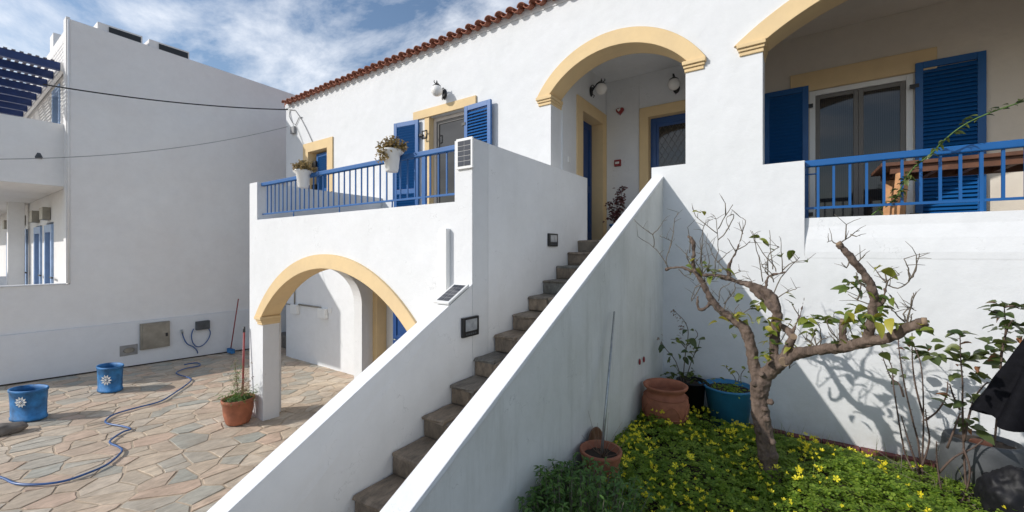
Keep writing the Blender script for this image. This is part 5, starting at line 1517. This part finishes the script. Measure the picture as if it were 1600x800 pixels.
crumple('black_bag', (1.37, 4.62, GARDEN + 0.17), 0.20, 0.16, 0.27, M['blackbag'], 'crumpled black plastic bag slumped in front of the grey planter', 'bag')
# folded black parasol leaning in from the right
tipv = onY(1603, 668, 4.2); topv = onY(1690, 480, 4.2)
ps = empty('folded_parasol', tipv, 'black cloth of a folded parasol hanging in from the right edge of the picture', 'parasol')
ax = (topv - tipv); Lp = ax.length; axn = ax.normalized(); sdv = axn.cross(Vector((0, 1, 0))).normalized(); fwd = axn.cross(sdv)
cvs = []; cfs = []
NS, NL = 72, 22
for j in range(NL + 1):
    t = j / NL
    R_ = 0.225 - 0.11 * t
    for k in range(NS):
        a = 2 * PI * k / NS
        fold = 1 + 0.20 * math.sin(a * 8 + t * 1.6 + 0.6 * math.sin(a * 3)) * (1 - 0.45 * t) + 0.04 * noise.noise(Vector((a * 2, t * 5, 0)))
        hem = 0.03 * math.sin(a * 4 + 1) * (1 - t)
        cvs.append(tipv + axn * (t * Lp + hem) + sdv * math.cos(a) * R_ * fold + fwd * math.sin(a) * R_ * fold * 0.8)
for j in range(NL):
    for k in range(NS):
        cfs.append((j * NS + k, j * NS + (k + 1) % NS, (j + 1) * NS + (k + 1) % NS, (j + 1) * NS + k))
cfs.append(tuple(NL * NS + k for k in range(NS)))
MB().add(cvs, cfs, True).build('canopy', M['cloth'], ps)
MB().tube([tipv + axn * 0.05, tipv + axn * (Lp + 0.15)], 0.016, 10).build('pole', M['black'], ps)

# ------------------------------------------------------------------ balcony flower pots
def hang_pot(label, loc, s=1.0):
    t = empty('hanging_flower_pot', loc, label, 'flower pot', 'white pots hooked over the balcony railing')
    t['world_off'] = [0, 0, 0]
    MB().lathe([(0.08, -0.165), (0.086, -0.158), (0.115, 0.02), (0.165, 0.055), (0.17, 0.075), (0.155, 0.078), (0.12, 0.05), (0.10, 0.03)], (0, 0, 0), 32, s, s).build('pot', M['upvc'], t, local=True)
    soil_disc(t, 0.12, 0.05, s, s)
    MB().box(-0.03, 0.03, 0.05, 0.075, -0.12, 0.06).build('hook', M['upvc'], t, local=True)
    m = MB(); stm_ = MB(); lm = leaf_mesh('l', 0.035, 0.02, 0.4, 0.2)
    for _ in range(46):
        a = rnd.uniform(0, 2 * PI); r_ = rnd.uniform(0, 0.2); hh = rnd.uniform(0.04, 0.16) * (1.25 - r_ * 2)
        b_ = Vector((math.cos(a) * r_ * .5, math.sin(a) * r_ * .5, 0.05)); e_ = Vector((math.cos(a) * r_ * 1.15, math.sin(a) * r_ * .8, 0.05 + hh))
        stm_.tube([b_, e_], [0.005, 0.003], 5)
        scatter_leaves(m, lm, [b_.lerp(e_, rnd.uniform(.35, 1.05)) + Vector((rnd.gauss(0, .008), rnd.gauss(0, .008), rnd.gauss(0, .008))) for _ in range(16)], rnd, .7, 1.3)
    m.build('succulent_leaves', M['succulent'], t, local=True); stm_.build('stems', M['twig'], t, local=True)
    return t
hang_pot('white flower pot of bronze succulents hooked near the left end of the balcony rail', (-5.62, 3.05, 3.71), 0.78)
h2 = hang_pot('larger white flower pot with trailing bronze succulent on the rail before the shutter', (-3.71, 3.02, 3.72), 0.8)
tr = MB(); scatter_leaves(tr, leaf_mesh('l', 0.035, 0.02, 0.4, 0.2), [(0.0 + rnd.gauss(0, .04), -0.13 + rnd.gauss(0, .015), rnd.uniform(-.07, .08)) for _ in range(110)], rnd); tr.build('trailing_shoots', M['succulent'], h2, local=True)
# blue garden table on the balcony behind the railing
tb = empty('folded_blue_lounger', (-4.9, 4.9, FLOOR), 'dark blue folded garden chair lying on the balcony by the facade', 'garden chair')
a = onY(583, 318, 5.15); 
MB().box(a.x, a.x + 0.42, 4.98, 5.3, 3.12, 3.2).build('seat', M['navy'], tb, bevel=0.02)
for x in (a.x + 0.04, a.x + 0.36):
    for y in (5.02, 5.26): MB().box(x - .015, x + .015, y - .015, y + .015, FLOOR + 0.01, 3.12).build('leg', M['navy'], tb)

# ------------------------------------------------------------------ loggia table and vine
lt = empty('wooden_table', (1.6, 6.4, FLOOR), 'rustic dark plank table with a pale leg behind the loggia railing', 'table')
for k in range(5):
    y0 = 6.05 + k * 0.15
    MB().box(0.80, 2.75, y0, y0 + 0.142, 3.60, 3.64).build('plank', M['wood_dark'], lt, bevel=0.004)
MB().box(0.88, 2.7, 6.09, 6.14, 3.52, 3.599).build('apron', M['wood_dark'], lt)
MB().box(0.88, 2.7, 6.66, 6.71, 3.52, 3.599).build('apron', M['wood_dark'], lt)
for k in range(7):
    x = 0.95 + k * 0.28
    MB().box(x, x + 0.05, 6.141, 6.659, 3.53, 3.598).build('crossbar', M['wood_dark'], lt)
for x, y in ((0.98, 6.10), (2.6, 6.10), (0.98, 6.68), (2.6, 6.68)):
    MB().tube([(x - 0.05, y, FLOOR), (x, y, 3.52)], [0.055, 0.055], 4, smooth=False).build('leg', M['wood_pale'], lt)
vn = empty('climbing_vine', (1.0, 5.5, 3.1), 'thin green vine trailing diagonally up across the loggia railing', 'vine')
P = smooth_path([onY(1362, 336, 5.62), onY(1380, 322, 5.60), onY(1398, 312, 5.55), onY(1412, 285, 5.52), onY(1428, 262, 5.50), onY(1455, 240, 5.46), onY(1480, 215, 5.40), onY(1510, 193, 5.36), onY(1550, 175, 5.32), onY(1600, 158, 5.28), onY(1650, 142, 5.24)], 4)
MB().tube(P, [0.006] * len(P), 6).build('stem', M['shrub'], vn)
VL = leaf_mesh('leaf', 0.068, 0.036, 0.3, 0.4, M['rose'], 3)
for k in range(3, len(P)):
    for _ in range(2): put_leaf(VL, P[k] + Vector((rnd.uniform(-.015, .015), rnd.uniform(-.015, .015), rnd.uniform(-.02, .02))), vn, rnd, rnd.uniform(.6, 1.1))
for _ in range(26): 
    k = rnd.randrange(6, 14); put_leaf(VL, P[k] + Vector((rnd.gauss(0, .02), rnd.gauss(0, .02), rnd.gauss(0, .02))), vn, rnd, rnd.uniform(.6, 1.1))

# geranium in the porch
gp = potobj('potted_geranium', 'dark red geranium in a blue pot at the top of the stairs', 'potted plant', (-2.60, 7.15, FLOOR), [(0.1, 0), (0.14, 0.30), (0.155, 0.30), (0.155, 0.33), (0.135, 0.33), (0.13, 0.28)], M['pot_blue'], 0.13, 0.29)
gp['world_off'] = [-2.60, 7.15, FLOOR]
m = MB(); s_ = MB(); lm = leaf_mesh('l', 0.05, 0.045, 0.2, 0.2)
for st_pts in ([(962, 345), (958, 330), (950, 318)], [(964, 342), (966, 320), (970, 308), (973, 294)], [(963, 340), (964, 312), (966, 298)], [(964, 345), (972, 325), (970, 312)]):
    P = smooth_path([onY(a, b, 7.1) for a, b in st_pts], 4); s_.tube(P, 0.005, 5)
    scatter_leaves(m, lm, [q + Vector((rnd.gauss(0, .035), rnd.gauss(0, .035), rnd.gauss(0, .03))) for q in P for _ in range(7)], rnd)
scatter_leaves(m, lm, [Vector((-2.60 + rnd.gauss(0, .1), 7.15 + rnd.gauss(0, .08), 3.2 + rnd.uniform(0, .25))) for _ in range(120)], rnd)
m.build('foliage', M['geranium'], gp); s_.build('stems', M['twig'], gp)

# ------------------------------------------------------------------ courtyard things
oval = [(0.20, 0.0), (0.245, 0.0), (0.25, 0.03), (0.236, 0.04), (0.240, 0.25), (0.252, 0.42), (0.262, 0.425), (0.264, 0.455), (0.254, 0.462), (0.236, 0.458), (0.232, 0.40), (0.21, 0.1)]
def daisy(parent, ang, z, sx, sy, R_=0.075):
    m = MB()
    c_ = Vector((0.243 * sx * math.cos(ang), 0.243 * sy * math.sin(ang), z))
    nr = Vector((math.cos(ang) / sx, math.sin(ang) / sy, 0)).normalized(); tn = Vector((-nr.y, nr.x, 0)); up = Vector((0, 0, 1))
    for k in range(10):
        a = 2 * PI * k / 10
        d_ = tn * math.cos(a) + up * math.sin(a); s2_ = tn * -math.sin(a) + up * math.cos(a)
        m.add([c_ + nr * .004 + d_ * 0.02, c_ + nr * .010 + d_ * R_ * .65 + s2_ * .017, c_ + nr * .004 + d_ * R_, c_ + nr * .010 + d_ * R_ * .65 - s2_ * .017], [(0, 1, 2, 3)])
    m.build('daisy_petals', M['petal_white'], parent, local=True)
    d = MB().sphere(c_ + nr * 0.006, 0.018, 10, 8); d.build('daisy_centre', M['petal_white'], parent, local=True)
SXP, SYP = 1.08, 0.66
for lbl, px0, gx, rz, dang in (('blue oval clay pot with white daisy nearest the left edge of the courtyard', 0, (-9.68, 0.98), R(25), R(318)), ('blue oval clay pot with white daisy closer to the shaded wall', 1, (-10.55, 2.06), R(8), R(322))):
    t = potobj('blue_daisy_pot', lbl, 'plant pot', (gx[0], gx[1], court_z(gx[1]) + 0.02), oval, M['pot_blue'], 0.225, 0.33, SXP, SYP, rz, 'blue daisy pots in the courtyard')
    daisy(t, dang - rz, 0.30 if px0 == 0 else 0.24, SXP, SYP, 0.085 if px0 == 0 else 0.10)
rkm = bmesh.new(); bmesh.ops.create_icosphere(rkm, subdivisions=4, radius=1)
for v in rkm.verts:
    r_ = 1 + 0.25 * noise.noise(v.co * 1.3)
    v.co = Vector((v.co.x * 0.13 * r_, v.co.y * 0.22 * r_, v.co.z * 0.085 * r_))
me = bpy.data.meshes.new('rock'); rkm.to_mesh(me); rkm.free()
for p_ in me.polygons: p_.use_smooth = True
me.materials.append(M['rock']); rk = bpy.data.objects.new('rock', me); col.objects.link(rk); q = onG(2, 680); rk.location = (q.x, q.y, court_z(q.y) + 0.07); rk.rotation_euler = (0, 0, R(-10))
props(rk, 'smooth grey-brown rock on the paving at the left edge', 'rock')
# terracotta planter by the pier
tp = potobj('terracotta_planter', 'terracotta planter with a tufted plant in front of the arch pier', 'potted plant', (-7.02, 2.80, court_z(2.8) + 0.02),
            [(0.13, 0), (0.15, 0.0), (0.165, 0.03), (0.195, 0.16), (0.205, 0.32), (0.22, 0.33), (0.224, 0.375), (0.21, 0.38), (0.195, 0.36), (0.185, 0.30)], M['terracotta'], 0.19, 0.34)
rg = MB()
for q_z in (0.27, 0.305): rg.tube([(0.199 * math.cos(a) * (0.97 + q_z * 0.06), 0.199 * math.sin(a) * (0.97 + q_z * 0.06), q_z) for a in [2 * PI * i / 32 for i in range(33)]], 0.005, 5)
rg.build('rib', M['terracotta'], tp, local=True)
m = MB(); lm = leaf_mesh('l', 0.10, 0.011, 0.2, 0.4, None, 2)
for _ in range(60):
    a = rnd.uniform(0, 2 * PI); r_ = rnd.uniform(0, .17); b_ = Vector((math.cos(a) * r_, math.sin(a) * r_, .34)); e_ = b_ + Vector((math.cos(a) * .09, math.sin(a) * .09, rnd.uniform(.04, .2)))
    scatter_leaves(m, lm, [b_.lerp(e_, k / 8) for k in range(9)], rnd, .6, 1.1)
for _ in range(10):
    b_ = Vector((rnd.gauss(-.02, .03), rnd.gauss(0, .03), .34)); e_ = b_ + Vector((rnd.uniform(-.03, .06), rnd.uniform(-.03, .03), rnd.uniform(.35, .66)))
    scatter_leaves(m, lm, [b_.lerp(e_, k / 26) for k in range(27)], rnd, .4, .8)
m.build('needle_leaves', M['shrub'], tp, local=True)
m = MB(); dl = leaf_mesh('l', .018, .012)
for _ in range(13):
    b_ = Vector((.03, 0, .34)); a = rnd.uniform(-1.0, 1.0); L = rnd.uniform(.25, .62)
    e_ = b_ + Vector((math.sin(a) * .35 + .06, rnd.uniform(-.1, .1), L * (1.1 - abs(a) * .5)))
    P = smooth_path([b_, b_.lerp(e_, .5) + Vector((rnd.uniform(-.03, .03), 0, .03)), e_], 4); m.tube(P, [.003, .0028, .0026, .0024, .002, .0018, .0014, .0012, .001], 4)
    scatter_leaves(m, dl, [q + Vector((rnd.gauss(0, .008), rnd.gauss(0, .008), rnd.gauss(0, .008))) for q in P[3:] for _ in range(4)], rnd)
m.build('dry_stalks', M['dry'], tp, local=True)
# hose
hp_ = [(-40, 625), (0, 750), (24, 760), (60, 761.5), (99, 756.5), (135, 744.5), (168, 729.5), (190, 710), (186, 702.5), (173, 696.5), (174, 690.5), (192, 678.5), (204, 674), (192, 669.5), (168, 665), (166, 659), (180, 650), (210, 641), (249, 630.5), (270, 618.5), (297, 599), (295.5, 593), (280, 588), (276, 584), (290, 578), (312, 573.5), (307, 569), (288, 572)]
hp_ = hp_[1:]
P = [onG(-60, 735)] + [onG(a, b) for a, b in hp_]
P = [p + Vector((0, 0, 0.033)) for p in P]
ho = empty('garden_hose', P[5], 'blue garden hose snaking across the courtyard paving', 'hose')
MB().tube(smooth_path(P, 8), 0.0125, 8).build('hose_line', M['hose'], ho)
hk = empty('hose_hook', (WP, 4.1, 0.7), 'grey wall hook carrying a loop of blue hose low on the shaded wall', 'hose hook')
XW = WP + 0.05
a, b = onX(305, 503, WP), onX(326, 513, WP)
MB().box(WP, WP + 0.10, a.y, b.y, b.z, a.z + .01).build('bracket', M['grey_plastic'], hk, bevel=0.01)
z6 = lambda u, v: onX(170 + u * .275, 460 + v * .275, XW)
MB().tube(smooth_path([z6(482, 195), z6(470, 230), z6(478, 275), z6(505, 298), z6(540, 285), z6(568, 250), z6(577, 215), z6(565, 190)], 4), 0.012, 7).build('hose_loop', M['hose'], hk)
MB().tube(smooth_path([z6(415, 208), z6(425, 245), z6(445, 280), z6(480, 298), z6(500, 318), z6(505, 335)], 4), 0.012, 7).build('hose_end', M['hose'], hk)
MB().tube([z6(415, 200), z6(418, 222)], 0.022, 8).build('tap', M['steel'], hk)
# brooms
br_ = empty('broom', onG(360, 551), 'blue broom with a red handle leaning on the far corner of the shaded wall', 'broom')
q0 = onG(359, 552); q0.x = -12.1; q0.y = 4.75
q0 = Vector((-11.98, 4.70, court_z(4.7) + 0.03)); qa = onX(360, 550, -12.1); 
base_ = onG(358, 552)
MB().box(base_.x - 0.0, base_.x + 0.30, base_.y - 0.06, base_.y + 0.03, base_.z + 0.03, base_.z + 0.15).build('brush', M['pot_blue'], br_, bevel=0.02)
base2 = base_ + Vector((0.13, -0.01, 0.14)); tipb = onX(372, 467, NXF + 0.06)
tipb = onY(372.5, 467, base_.y + 0.12)
MB().tube([base2, tipb], 0.014, 8).build('handle', M['red'], br_)
b2 = onG(377, 600); b2 = Vector((-7.20, 2.93, court_z(2.93) + 0.03))
t2 = Vector((-7.285, 2.99, 1.36))
bb = empty('red_broom', b2, 'red broom handle leaning on the left side of the arch pier', 'broom')
MB().tube([b2 + Vector((0, 0, .1)), t2], 0.016, 8).build('handle', M['red'], bb)
MB().tube([t2, t2 + (t2 - b2).normalized() * 0.09], 0.017, 8).build('grip', M['black'], bb)
MB().box(b2.x - .13, b2.x + .13, b2.y - .04, b2.y + .04, b2.z, b2.z + .12).build('brush', M['red'], bb, bevel=0.02)

# tidy: helper property is not part of the description
for o in list(bpy.data.objects):
    if 'world_off' in o: del o['world_off']
